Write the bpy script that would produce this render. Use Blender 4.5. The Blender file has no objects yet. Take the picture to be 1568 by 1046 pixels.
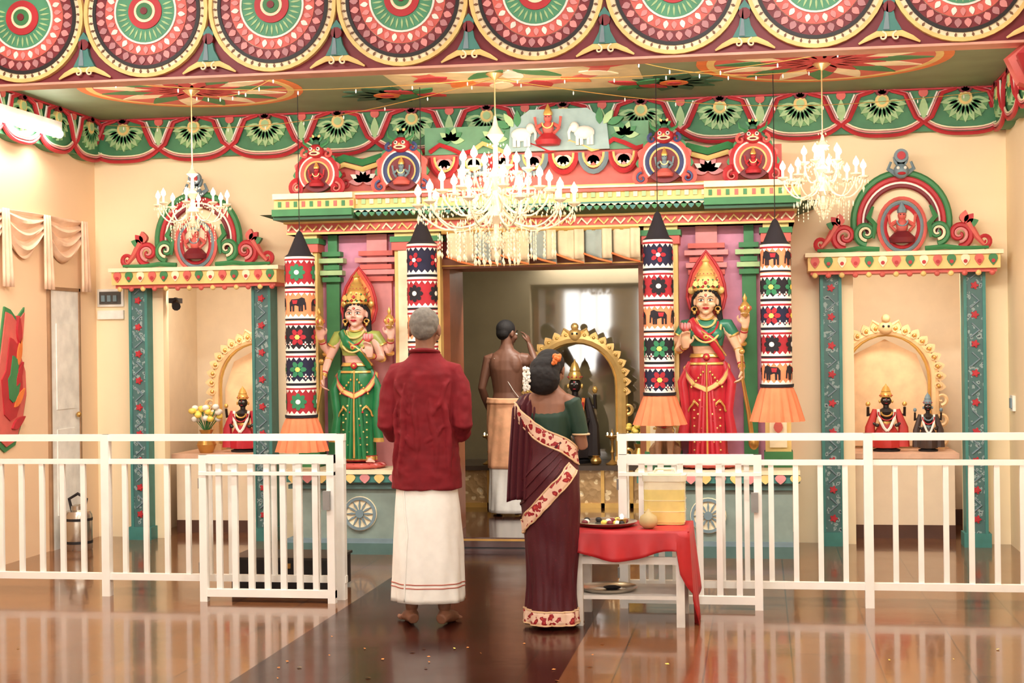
import bpy, math, random, bmesh
from mathutils import Matrix, Vector, Euler
random.seed(7)
pi=math.pi; sin=math.sin; cos=math.cos
scene=bpy.context.scene
try:
    scene.view_settings.view_transform='Standard'
    scene.view_settings.look='None'
except Exception: pass
# ------------------------------------------------------------ materials
def L(c):
    c=max(0,min(255,c))/255.0
    return c/12.92 if c<=.04045 else ((c+.055)/1.055)**2.4
def RGB(c):
    g=.3*c[0]+.59*c[1]+.11*c[2]; c=[x*.92+g*.08 for x in c]
    return (L(c[0]),L(c[1]),L(c[2]),1)
MC={}
def mat(name,rgb,rough=.55,metal=0,emit=0,noise=.12,scale=9,bump=0,trans=0,coat=0,alpha=1):
    if name in MC: return MC[name]
    m=bpy.data.materials.new(name); m.use_nodes=True
    nt=m.node_tree; b=nt.nodes['Principled BSDF']
    b.inputs['Roughness'].default_value=rough; b.inputs['Metallic'].default_value=metal
    if trans: b.inputs['Transmission Weight'].default_value=trans
    if coat: b.inputs['Coat Weight'].default_value=coat; b.inputs['Coat Roughness'].default_value=.04
    c=RGB(rgb); tc=nt.nodes.new('ShaderNodeTexCoord')
    n=nt.nodes.new('ShaderNodeTexNoise'); n.inputs['Scale'].default_value=scale; n.inputs['Detail'].default_value=3
    nt.links.new(tc.outputs['Object'],n.inputs['Vector'])
    r=nt.nodes.new('ShaderNodeValToRGB')
    r.color_ramp.elements[0].position=.3; r.color_ramp.elements[1].position=.7
    k=noise
    r.color_ramp.elements[0].color=(c[0]*(1-k),c[1]*(1-k),c[2]*(1-k),1)
    r.color_ramp.elements[1].color=(min(1,c[0]*(1+k)),min(1,c[1]*(1+k)),min(1,c[2]*(1+k)),1)
    nt.links.new(n.outputs['Fac'],r.inputs['Fac']); nt.links.new(r.outputs['Color'],b.inputs['Base Color'])
    if emit:
        b.inputs['Emission Color'].default_value=c; b.inputs['Emission Strength'].default_value=emit
        try: m.cycles.emission_sampling='NONE'
        except Exception: pass
    if alpha<1: b.inputs['Alpha'].default_value=alpha
    if bump:
        bp=nt.nodes.new('ShaderNodeBump'); bp.inputs['Strength'].default_value=bump; bp.inputs['Distance'].default_value=.02
        nt.links.new(n.outputs['Fac'],bp.inputs['Height']); nt.links.new(bp.outputs['Normal'],b.inputs['Normal'])
    MC[name]=m; return m
def pat(name,c1,c2,c3=None,scale=30,thr=.3,rough=.5,metal=0,bump=0,stretch=(1,1,1)):
    if name in MC: return MC[name]
    m=bpy.data.materials.new(name); m.use_nodes=True; nt=m.node_tree; b=nt.nodes['Principled BSDF']
    b.inputs['Roughness'].default_value=rough; b.inputs['Metallic'].default_value=metal
    tc=nt.nodes.new('ShaderNodeTexCoord'); mp=nt.nodes.new('ShaderNodeMapping'); mp.inputs['Scale'].default_value=stretch
    nz=nt.nodes.new('ShaderNodeTexNoise'); nz.inputs['Scale'].default_value=scale*.9
    mx=nt.nodes.new('ShaderNodeMixRGB'); mx.inputs[0].default_value=.06
    v=nt.nodes.new('ShaderNodeTexVoronoi'); v.inputs['Scale'].default_value=scale
    nt.links.new(tc.outputs['Object'],mp.inputs['Vector']); nt.links.new(mp.outputs['Vector'],nz.inputs['Vector'])
    nt.links.new(mp.outputs['Vector'],mx.inputs[1]); nt.links.new(nz.outputs['Color'],mx.inputs[2])
    nt.links.new(mx.outputs[0],v.inputs['Vector'])
    r=nt.nodes.new('ShaderNodeValToRGB'); r.color_ramp.interpolation='CONSTANT'
    r.color_ramp.elements[0].position=0; r.color_ramp.elements[0].color=RGB(c3 or c2)
    r.color_ramp.elements[1].position=thr*.4; r.color_ramp.elements[1].color=RGB(c2)
    e=r.color_ramp.elements.new(thr); e.color=RGB(c1)
    nt.links.new(v.outputs['Distance'],r.inputs['Fac']); nt.links.new(r.outputs['Color'],b.inputs['Base Color'])
    if bump:
        bp=nt.nodes.new('ShaderNodeBump'); bp.inputs['Strength'].default_value=bump; bp.inputs['Distance'].default_value=.01
        nt.links.new(v.outputs['Distance'],bp.inputs['Height']); nt.links.new(bp.outputs['Normal'],b.inputs['Normal'])
    MC[name]=m; return m
RED=mat('paint_red',(190,38,48)); DRED=mat('paint_maroon',(125,30,40)); PINK=mat('paint_pink',(222,140,140)); SAL=mat('paint_salmon',(215,95,85))
GRN=mat('paint_green',(55,130,75)); LGRN=mat('paint_light_green',(165,200,140)); DGRN=mat('paint_dark_green',(38,92,62)); TEAL=mat('paint_teal',(60,128,120))
YEL=mat('paint_yellow',(235,200,120)); CRM=mat('paint_cream',(245,228,190)); WHT=mat('paint_white',(240,235,225)); BLK=mat('paint_black',(24,20,22))
BLU=mat('paint_blue',(55,70,120)); GBL=mat('paint_grey_blue',(115,138,148)); ORG=mat('paint_orange',(235,120,50)); NAVY=mat('cloth_navy',(26,26,58),rough=.8)
GOLD=mat('gold',(226,176,90),rough=.28,metal=.5); BRASS=mat('brass',(200,150,75),rough=.3,metal=.7); LILAC=mat('paint_lilac',(212,135,165))
# ------------------------------------------------------------ mesh builder
class MB:
    def __init__(s): s.v=[];s.f=[];s.mi=[];s.mats=[];s.T=Matrix()
    def idx(s,m):
        if m not in s.mats: s.mats.append(m)
        return s.mats.index(m)
    def add(s,vs,fs,m):
        o=len(s.v); T=s.T
        s.v+=[tuple(T@Vector(p)) for p in vs]
        k=s.idx(m)
        for f in fs: s.f.append(tuple(o+i for i in f)); s.mi.append(k)
    def box(s,x0,x1,y0,y1,z0,z1,m):
        vs=[(x0,y0,z0),(x1,y0,z0),(x1,y1,z0),(x0,y1,z0),(x0,y0,z1),(x1,y0,z1),(x1,y1,z1),(x0,y1,z1)]
        s.add(vs,[(0,3,2,1),(4,5,6,7),(0,1,5,4),(1,2,6,5),(2,3,7,6),(3,0,4,7)],m)
    def prism(s,pts,y0,y1,m):
        n=len(pts); vs=[(a,y0,b) for a,b in pts]+[(a,y1,b) for a,b in pts]
        fs=[tuple(range(n)),tuple(range(2*n-1,n-1,-1))]+[(i,(i+1)%n,n+(i+1)%n,n+i) for i in range(n)]
        s.add(vs,fs,m)
    def ring(s,cx,cz,r0,r1,y0,y1,m,a0=0,a1=2*pi,n=32,sz=1):
        vs=[];fs=[]
        for i in range(n+1):
            a=a0+(a1-a0)*i/n; c,d=cos(a),sin(a)*sz
            vs+=[(cx+r0*c,y0,cz+r0*d),(cx+r1*c,y0,cz+r1*d),(cx+r1*c,y1,cz+r1*d),(cx+r0*c,y1,cz+r0*d)]
        for i in range(n):
            o=i*4;q=o+4
            fs+=[(o,o+1,q+1,q),(o+1,o+2,q+2,q+1),(o+3,o,q,q+3)]
        s.add(vs,fs,m)
    def disc(s,cx,cz,r,y0,y1,m,n=20,sz=1,a0=0,a1=2*pi):
        full=abs(a1-a0)>6.28
        k=n if full else n+1
        s.prism([(cx+r*cos(a0+(a1-a0)*i/n),cz+r*sz*sin(a0+(a1-a0)*i/n)) for i in range(k)],y0,y1,m)
    def petal(s,cx,cz,a,r0,r1,w,y0,y1,m,k=5):
        pts=[]
        for i in range(k+1):
            t=i/k; r=r0+(r1-r0)*t; h=w*sin(pi*(t**.8))*.5+w*.04; pts.append((r,h))
        pp=pts+[(r,-h) for r,h in reversed(pts)]
        c,d=cos(a),sin(a)
        s.prism([(cx+r*c-h*d,cz+r*d+h*c) for r,h in pp],y0,y1,m)
    def lathe(s,prof,cx,cy,cz,m,n=16,axis='z',fold=None):
        vs=[];fs=[]
        for j,(r,z) in enumerate(prof):
            for i in range(n):
                a=2*pi*i/n; rr=r*(1+(fold(a,z) if fold else 0))
                if axis=='z': vs.append((cx+rr*cos(a),cy+rr*sin(a),cz+z))
                else: vs.append((cx+rr*cos(a),cy+z,cz+rr*sin(a)))
        k=len(prof)
        for j in range(k-1):
            for i in range(n):
                fs.append((j*n+i,j*n+(i+1)%n,(j+1)*n+(i+1)%n,(j+1)*n+i))
        if prof[0][0]>1e-4: fs.append(tuple(range(n-1,-1,-1)))
        if prof[-1][0]>1e-4: fs.append(tuple((k-1)*n+i for i in range(n)))
        s.add(vs,fs,m)
    def tube(s,pts,rad,m,n=8,flat=1.0,up=None):
        pts=[Vector(p) for p in pts]; k=len(pts)
        if not isinstance(rad,(list,tuple)): rad=[rad]*k
        if len(rad)!=k:
            rad=[rad[0]+(rad[-1]-rad[0])*i/(k-1) for i in range(k)]
        vs=[];fs=[]; nrm=None
        for i in range(k):
            t=(pts[min(i+1,k-1)]-pts[max(i-1,0)])
            if t.length<1e-9: t=Vector((0,0,1))
            t.normalize()
            if nrm is None:
                u=Vector(up) if up else (Vector((0,1,0)) if abs(t.y)<.9 else Vector((1,0,0)))
                nrm=(u-t*u.dot(t)).normalized()
            else:
                nrm=(nrm-t*nrm.dot(t))
                if nrm.length<1e-6: nrm=t.orthogonal()
                nrm.normalize()
            b=t.cross(nrm)
            for j in range(n):
                a=2*pi*j/n; vs.append(tuple(pts[i]+nrm*cos(a)*rad[i]*flat+b*sin(a)*rad[i]))
        for i in range(k-1):
            for j in range(n): fs.append((i*n+j,i*n+(j+1)%n,(i+1)*n+(j+1)%n,(i+1)*n+j))
        fs.append(tuple(range(n-1,-1,-1))); fs.append(tuple((k-1)*n+j for j in range(n)))
        s.add(vs,fs,m)
    def ell(s,c,r,m,n=14,k=9,rot=None):
        if not isinstance(r,(list,tuple)): r=(r,r,r)
        R=Euler(rot).to_matrix() if rot else None
        vs=[];fs=[]
        for j in range(1,k):
            p=pi*j/k
            for i in range(n):
                a=2*pi*i/n; v=Vector((r[0]*sin(p)*cos(a),r[1]*sin(p)*sin(a),r[2]*cos(p)))
                if R: v=R@v
                vs.append((c[0]+v.x,c[1]+v.y,c[2]+v.z))
        t=Vector((0,0,r[2])); 
        if R: t=R@t
        vs.append((c[0]+t.x,c[1]+t.y,c[2]+t.z)); vs.append((c[0]-t.x,c[1]-t.y,c[2]-t.z)); N=len(vs)
        for j in range(k-2):
            for i in range(n): fs.append((j*n+i,(j+1)*n+i,(j+1)*n+(i+1)%n,j*n+(i+1)%n))
        for i in range(n):
            fs.append((N-2,i,(i+1)%n)); fs.append((N-1,(k-2)*n+(i+1)%n,(k-2)*n+i))
        s.add(vs,fs,m)
    def grid(s,fn,nu,nv,m):
        vs=[fn(i/nu,j/nv) for j in range(nv+1) for i in range(nu+1)]
        fs=[(j*(nu+1)+i,j*(nu+1)+i+1,(j+1)*(nu+1)+i+1,(j+1)*(nu+1)+i) for j in range(nv) for i in range(nu)]
        s.add(vs,fs,m)
    def obj(s,name,parent=None,loc=(0,0,0),rotz=0,voxel=0,smooth=0,sharp=40,solid=0,scale=1,disp=0,dscale=.12,mid=.5):
        me=bpy.data.meshes.new(name); me.from_pydata(s.v,[],s.f)
        for m in s.mats: me.materials.append(m)
        for p,k in zip(me.polygons,s.mi): p.material_index=k; p.use_smooth=True
        bm=bmesh.new(); bm.from_mesh(me); bmesh.ops.recalc_face_normals(bm,faces=bm.faces); bm.to_mesh(me); bm.free()
        if not voxel:
            try: me.set_sharp_from_angle(angle=math.radians(sharp))
            except Exception: pass
        o=bpy.data.objects.new(name,me); scene.collection.objects.link(o)
        o.location=loc; o.rotation_euler=(0,0,rotz); o.scale=(scale,)*3
        if parent: o.parent=parent
        if voxel:
            r=o.modifiers.new('r','REMESH'); r.mode='VOXEL'; r.voxel_size=voxel; r.use_smooth_shade=True
            if smooth:
                q=o.modifiers.new('s','SMOOTH'); q.factor=.5; q.iterations=smooth
        if disp:
            t=bpy.data.textures.new(name+'_folds','CLOUDS'); t.noise_scale=dscale; t.noise_depth=1
            q=o.modifiers.new('d','DISPLACE'); q.texture=t; q.strength=disp; q.mid_level=mid; q.texture_coords='LOCAL'
        if solid:
            q=o.modifiers.new('t','SOLIDIFY'); q.thickness=solid; q.offset=0
        return o
def empty(name,loc=(0,0,0),rotz=0,scale=1):
    e=bpy.data.objects.new(name,None); scene.collection.objects.link(e); e.location=loc; e.rotation_euler=(0,0,rotz)
    e.scale=scale if isinstance(scale,tuple) else (scale,)*3; return e
def arc(cx,cz,r,a0,a1,n=14,y=0,sz=1): return [(cx+r*cos(a0+(a1-a0)*i/n),y,cz+sz*r*sin(a0+(a1-a0)*i/n)) for i in range(n+1)]
def spiral(cx,cz,r0,r1,a0,a1,n=22,y=0): 
    return [(cx+(r0+(r1-r0)*i/n)*cos(a0+(a1-a0)*i/n),y,cz+(r0+(r1-r0)*i/n)*sin(a0+(a1-a0)*i/n)) for i in range(n+1)]
# ------------------------------------------------------------ room
XL,XR,YR,ZC=-3.38,3.65,-13.2,3.32
WALL=mat('wall_peach',(250,226,184),rough=.7,noise=.03,scale=2,bump=.03)
WALL2=mat('wall_peach_side',(248,210,168),rough=.7,noise=.03,scale=2)
NICHE=mat('niche_cream',(240,218,186),rough=.7,noise=.03)
CEIL=mat('ceiling_green',(128,142,108),rough=.6,noise=.12,scale=3)
CEIL2=mat('ceiling_cream',(235,220,195),rough=.7)
def tile(name,c1,c2,mort,size,rough,off=(0,0,0),coat=.4,spec=.4):
    m=bpy.data.materials.new(name); m.use_nodes=True; nt=m.node_tree; b=nt.nodes['Principled BSDF']
    tc=nt.nodes.new('ShaderNodeTexCoord'); mp=nt.nodes.new('ShaderNodeMapping'); mp.inputs['Location'].default_value=off
    br=nt.nodes.new('ShaderNodeTexBrick'); br.offset=0; br.inputs['Scale'].default_value=1
    br.inputs['Brick Width'].default_value=size; br.inputs['Row Height'].default_value=size; br.inputs['Mortar Size'].default_value=.004
    br.inputs['Color1'].default_value=RGB(c1); br.inputs['Color2'].default_value=RGB(c2); br.inputs['Mortar'].default_value=RGB(mort)
    nt.links.new(tc.outputs['Object'],mp.inputs['Vector']); nt.links.new(mp.outputs['Vector'],br.inputs['Vector'])
    nz=nt.nodes.new('ShaderNodeTexNoise'); nz.inputs['Scale'].default_value=3.5; nz.inputs['Detail'].default_value=6
    nt.links.new(tc.outputs['Object'],nz.inputs['Vector'])
    mx=nt.nodes.new('ShaderNodeMixRGB'); mx.blend_type='MULTIPLY'; mx.inputs[0].default_value=.45
    nt.links.new(br.outputs['Color'],mx.inputs[1]); nt.links.new(nz.outputs['Fac'],mx.inputs[2]); nt.links.new(mx.outputs[0],b.inputs['Base Color'])
    rm=nt.nodes.new('ShaderNodeMapRange'); rm.inputs['To Min'].default_value=rough*.7; rm.inputs['To Max'].default_value=rough*1.5
    nt.links.new(nz.outputs['Fac'],rm.inputs['Value']); nt.links.new(rm.outputs[0],b.inputs['Roughness'])
    b.inputs['Specular IOR Level'].default_value=spec
    b.inputs['Coat Weight'].default_value=coat; b.inputs['Coat Roughness'].default_value=.06; b.inputs['Coat IOR'].default_value=1.45
    ad=nt.nodes.new('ShaderNodeMath'); ad.operation='MULTIPLY_ADD'; ad.inputs[1].default_value=-.6
    nt.links.new(br.outputs['Fac'],ad.inputs[0]); nt.links.new(nz.outputs['Fac'],ad.inputs[2])
    bp=nt.nodes.new('ShaderNodeBump'); bp.inputs['Strength'].default_value=.08; bp.inputs['Distance'].default_value=.012
    nt.links.new(ad.outputs[0],bp.inputs['Height']); nt.links.new(bp.outputs['Normal'],b.inputs['Normal']); nt.links.new(bp.outputs['Normal'],b.inputs['Coat Normal'])
    return m
FL=tile('floor_tile_brown',(140,86,48),(124,74,40),(70,46,30),.4,.14,(0,0,0),.4,.35)
PATH=tile('floor_tile_maroon',(66,22,14),(56,18,12),(30,12,9),.4,.2,(.02,0,0),.1,.16)
m=MB(); m.box(XL-.1,-.51,YR,1.3,-.1,0,FL); m.box(.96,XR+.1,YR,1.3,-.1,0,FL); m.box(-.51,.96,YR,0.3,-.1,0,PATH); m.obj('floor')
def wallbox(name,bs,mt):
    m=MB()
    for b in bs: m.box(*b,mt)
    return m.obj(name)
wallbox('wall_back',[(XL,-2.82,0,.12,0,ZC),(-2.82,-2.01,0,.12,2.0,ZC),(-2.01,-.45,0,.12,0,ZC),(-.45,1.05,0,.12,2.1,ZC),(1.05,2.45,0,.12,0,ZC),(2.45,3.33,0,.12,2.0,ZC),(3.33,XR,0,.12,0,ZC)],WALL)
wallbox('wall_left',[(XL-.12,XL,YR,-.83,0,3.7),(XL-.12,XL,-.83,-.36,1.95,3.7),(XL-.12,XL,-.36,.12,0,3.7)],WALL2)
wallbox('wall_right',[(XR,XR+.12,YR,.12,0,3.7)],WALL)
wins=[(-3.1,-2.3),(-1.85,-.9),(-.4,.5),(1.0,1.9),(2.4,3.2)]
bs=[(XL,XR,YR-.12,YR,0,.9),(XL,XR,YR-.12,YR,2.5,3.7)]; xs=[XL]+[x for w in wins for x in w]+[XR]
for i in range(0,len(xs),2): bs.append((xs[i],xs[i+1],YR-.12,YR,.9,2.5))
wallbox('wall_rear',bs,CEIL2)
for i,(a,b) in enumerate(wins):
    m=MB()
    for x in (a,a+(b-a)/3,a+(b-a)*2/3,b-.03): m.box(x,x+.03,YR-.1,YR-.04,.9,2.5,WHT)
    for z in (.9,1.68,2.47): m.box(a,b,YR-.1,YR-.04,z,z+.03,WHT)
    m.obj('window_%d'%(i+1))
m=MB(); m.box(XL,XR,-3.5,.12,ZC,ZC+.1,CEIL); m.box(XL,XR,YR,-3.7,3.7,3.8,CEIL2); m.obj('ceiling')
for nm,a,b in (('left',-3.0,-1.75),('right',2.2,3.6)):
    m=MB(); m.box(a,b,1.2,1.26,0,2.3,NICHE); m.box(a-.06,a,.12,1.26,0,2.3,NICHE); m.box(b,b+.06,.12,1.26,0,2.3,NICHE); m.box(a,b,.12,1.26,2.2,2.3,NICHE)
    m.box(a,b,1.16,1.2,0,.12,mat('skirting_brown',(90,55,40))); m.obj('wall_niche_'+nm)
DK=mat('sanctum_polished_granite',(108,97,70),rough=.06,noise=.08,scale=4,coat=1)
DK.node_tree.nodes['Principled BSDF'].inputs['Coat IOR'].default_value=2.2
DK2=mat('sanctum_side',(95,84,64),rough=.35)
m=MB(); m.box(-1.3,2.05,2.0,2.08,0,2.6,DK); m.box(-1.38,-1.3,.12,2.08,0,2.6,DK2); m.box(2.05,2.13,.12,2.08,0,2.6,DK2); m.box(-1.3,2.05,.12,2.0,2.5,2.6,DK2); m.obj('wall_sanctum')
SF=mat('sanctum_floor_brown',(70,35,25),rough=.15,coat=.5)
m=MB(); m.box(-.43,1.06,-.62,.12,-.02,.1,SF); m.box(-1.3,2.05,.12,2.0,-.02,.1,SF)
m.box(-.43,1.06,-.626,-.62,.075,.09,BRASS); m.box(-.43,1.06,-.624,-.62,.02,.03,BLK)
m.obj('floor_sanctum_step')
# ------------------------------------------------------------ beam
m=MB()
YB=-3.6
m.box(XL,XR,YB,-3.48,2.974,3.75,DRED); m.box(XL,XR,YB-.012,-3.47,2.965,2.978,mat('beam_edge_pink',(228,165,145)))
TICK=mat('beam_tick',(120,80,50)); MAUVE=mat('beam_mauve',(182,122,128)); GRB=mat('beam_green',(72,150,110))
for k in range(-5,6):
    cx=.03+.714*k; cz=3.335
    if cx<XL+.1 or cx>XR-.1: continue
    m.ring(cx,cz,.0,.352,YB-.012,YB,CRM,0,2*pi,44)
    m.ring(cx,cz,.335,.355,YB-.03,YB,YEL,0,2*pi,44)
    m.ring(cx,cz,.290,.308,YB-.022,YB,BLK,0,2*pi,44)
    m.ring(cx,cz,.236,.292,YB-.016,YB,DRED,0,2*pi,44)
    m.ring(cx,cz,.178,.234,YB-.02,YB,SAL,0,2*pi,40)
    m.ring(cx,cz,.168,.178,YB-.03,YB,WHT,0,2*pi,40)
    m.ring(cx,cz,.095,.168,YB-.026,YB,GRB,0,2*pi,36)
    m.ring(cx,cz,.06,.095,YB-.034,YB,RED,0,2*pi,30)
    m.ring(cx,cz,.045,.060,YB-.04,YB,CRM,0,2*pi,24)
    m.disc(cx,cz,.045,YB-.046,YB,GRN); m.disc(cx,cz,.02,YB-.052,YB,DRED,12)
    for i in range(48):
        a=2*pi*i/48+.02
        if sin(a)>.45: continue
        m.petal(cx,cz,a,.310,.334,.012,YB-.02,YB-.01,TICK,2)
    for i in range(34):
        a=2*pi*i/34
        if sin(a)>.45: continue
        m.petal(cx,cz,a,.240,.286,.034,YB-.024,YB-.01,MAUVE if i%2 else PINK,4)
    for i in range(30):
        a=2*pi*(i+.5)/30
        if sin(a)>.45: continue
        m.petal(cx,cz,a,.186,.228,.026,YB-.027,YB-.01,WHT if i%2 else PINK,4)
        m.petal(cx,cz,a,.105,.160,.010,YB-.03,YB-.01,LGRN,3)
    bx=cx+.357
    m.prism([(bx-.02,3.16),(bx-.03,3.11),(bx-.062,3.05),(bx+.062,3.05),(bx+.03,3.11),(bx+.02,3.16),(bx+.03,3.2),(bx,3.24),(bx-.03,3.2)],YB-.03,YB,TEAL)
    m.prism([(bx-.008,3.2),(bx-.03,3.055),(bx+.0,3.055)],YB-.036,YB,GBL)
    m.disc(bx,3.17,.03,YB-.036,YB,DRED,10)
    for sg in (-1,1):
        m.tube([(bx,YB-.02,3.035),(bx+sg*.06,YB-.025,3.035),(bx+sg*.11,YB-.025,3.012),(bx+sg*.15,YB-.02,2.99)],[.014,.017,.013,.005],YEL,6,.6)
        m.tube(spiral(bx+sg*.035,3.02,.025,.004,pi/2,pi/2+sg*5,12,YB-.03),[.007,.004],CRM,5)
m.obj('beam_painted_lintel')
# ------------------------------------------------------------ wall frieze
FRB=mat('frieze_green_base',(62,128,84))
def frieze(name,length,T):
    m=MB(); m.T=T; n=max(1,round(length/.6)); w=length/n
    FR=mat('frieze_fan_green',(104,160,98))
    for u in range(n):
        x=w*(u+.5)
        N=14
        low=[(x-w/2+w*i/N, 2.985+.09*abs(2*i/N-1)**3) for i in range(N+1)]
        m.prism([(x-w/2,3.318)]+low+[(x+w/2,3.318)],-.08,0,FRB)
        m.tube([(a,-.09,b+.0) for a,b in low],.015,RED,6)
        m.tube([(a,-.095,b+.026) for a,b in low],.008,PINK,5)
        m.tube([(a,-.095,b+.042) for a,b in low],.007,CRM,5)
        fz=3.24
        m.ring(x,fz,.0,.165,-.092,-.07,FR,pi*.98,2*pi*1.005,18)
        for i in range(9):
            a=pi+pi*(i+.5)/9
            m.petal(x,fz,a,.04,.175,.048,-.102,-.08,LGRN,5); m.petal(x,fz,a,.06,.13,.012,-.106,-.08,GRN,3)
        m.disc(x,fz,.05,-.108,-.08,YEL,14); m.disc(x,fz,.03,-.114,-.08,LGRN,12)
        for i in range(5): m.petal(x,fz+.045,pi*(i+.5)/5,.0,.05,.03,-.118,-.09,DRED,4)
        for sg in (-1,1):
            P=[(x+sg*.06,-.1,3.31),(x+sg*.16,-.105,3.28),(x+sg*.195,-.11,3.20),(x+sg*.235,-.105,3.11),(x+sg*w/2,-.1,3.07)]
            m.tube(P,[.013,.016,.018,.016,.012],RED,6)
            m.tube([(a+sg*.022,b,c+.008) for a,b,c in P],.007,PINK,5)
            m.tube([(a+sg*.036,b,c+.012) for a,b,c in P[1:4]],.007,WHT,5)
        cx=x+w/2
        for i,c in enumerate((GRN,LGRN,GRN)): m.petal(cx,3.10,pi/2+(i-1)*.5,0,.16,.06,-.1-.004*(i==1),-.07,c,5)
        m.disc(cx,3.29,.035,-.1,-.07,SAL,10)
    m.box(0,length,-.07,0,3.01,3.318,FRB); m.box(0,length,-.11,0,3.305,3.318,RED)
    return m.obj(name)
frieze('wall_frieze_back',XR-XL,Matrix.Translation((XL,0,0)))
frieze('wall_frieze_left',3.3,Matrix.Translation((XL,-3.3,0))@Matrix.Rotation(pi/2,4,'Z'))
frieze('wall_frieze_right',3.3,Matrix.Translation((XR,0,0))@Matrix.Rotation(-pi/2,4,'Z'))
# ------------------------------------------------------------ ceiling paintings (flat)
def ceil_shape():
    m=MB(); F=Matrix(((1,0,0,0),(0,0,1,0),(0,1,0,0),(0,0,0,1)))
    for x,y,r in ((-2.05,-1.3,.78),(2.3,-1.4,.82)):
        M=lambda r0,r1,d,c: m.ring(0,0,r0,r1,-d,0,c,0,2*pi,48)
        m.T=Matrix.Translation((x,y,ZC))@F
        M(0,r,.004,ORG); M(r*.86,r*.92,.007,YEL); M(r*.5,r*.86,.006,SAL); M(0,r*.48,.008,YEL); M(0,r*.2,.012,RED)
        for i in range(16):
            a=2*pi*i/16; m.petal(0,0,a,r*.2,r*.85,r*.2,-.01,0,(GRN,CRM)[i%2],6); m.petal(0,0,a+.2,r*.1,r*.5,r*.12,-.013,0,RED,5)
    for x,y in ((-.77,-.75),(1.3,-.8)):
        m.T=Matrix.Translation((x,y,ZC))@F
        for i in range(10): m.petal(0,0,2*pi*i/10,.05,.34,.14,-.006,0,DGRN,5)
        m.disc(0,0,.1,-.01,0,ORG); m.disc(0,0,.05,-.014,0,RED)
    m.T=Matrix.Translation((.25,-1.6,ZC))@F
    m.prism([(-.85,-.9),(.85,-.9),(.85,.9),(-.85,.9)],-.004,0,mat('ceiling_panel_beige',(215,195,150)))
    m.ring(0,0,.55,.68,-.008,0,SAL,0,2*pi,40)
    for i in range(14): m.petal(0,0,2*pi*i/14,.5,.78,.16,-.011,0,(RED,CRM,ORG)[i%3],5)
    for i in range(8): m.petal(0,0,2*pi*i/8,.05,.45,.14,-.011,0,(WHT,GRN)[i%2],5)
    for sx in (-1,1):
        for sy in (-1,1):
            for i in range(4): m.petal(sx*.8,sy*.8,i*pi/2+.7,0,.25,.12,-.012,0,(RED,GRN)[i%2],5)
    m.obj('ceiling_painting')
ceil_shape()
# ------------------------------------------------------------ kudu arch ornament
def small_figure(m,cx,cz,y,s,body,cloth,crown=GOLD):
    m.lathe([(0.001,0),(.09*s,.005*s),(.1*s,.04*s),(.05*s,.09*s)],cx,y,cz,cloth,10)
    m.ell((cx,y,cz+.13*s),(.045*s,.035*s,.06*s),body,8,6)
    m.ell((cx,y,cz+.21*s),(.032*s,.03*s,.038*s),body,8,6)
    m.lathe([(.034*s,0),(.036*s,.02*s),(.022*s,.05*s),(.001,.09*s)],cx,y,cz+.23*s,crown,8)
    for sg in (-1,1):
        m.ell((cx+sg*.012*s,y-.027*s,cz+.217*s),.005*s,BLK,6,4)
        m.tube([(cx+sg*.04*s,y,cz+.17*s),(cx+sg*.085*s,y-.01*s,cz+.13*s),(cx+sg*.05*s,y-.04*s,cz+.09*s)],.014*s,body,6)
        m.tube([(cx+sg*.04*s,y,cz+.17*s),(cx+sg*.09*s,y,cz+.15*s),(cx+sg*.1*s,y-.01*s,cz+.22*s)],.012*s,body,6)
    m.tube(arc(cx,cz+.17*s,.04*s,pi,2*pi,8,y-.03*s),.007*s,crown,5)
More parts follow.
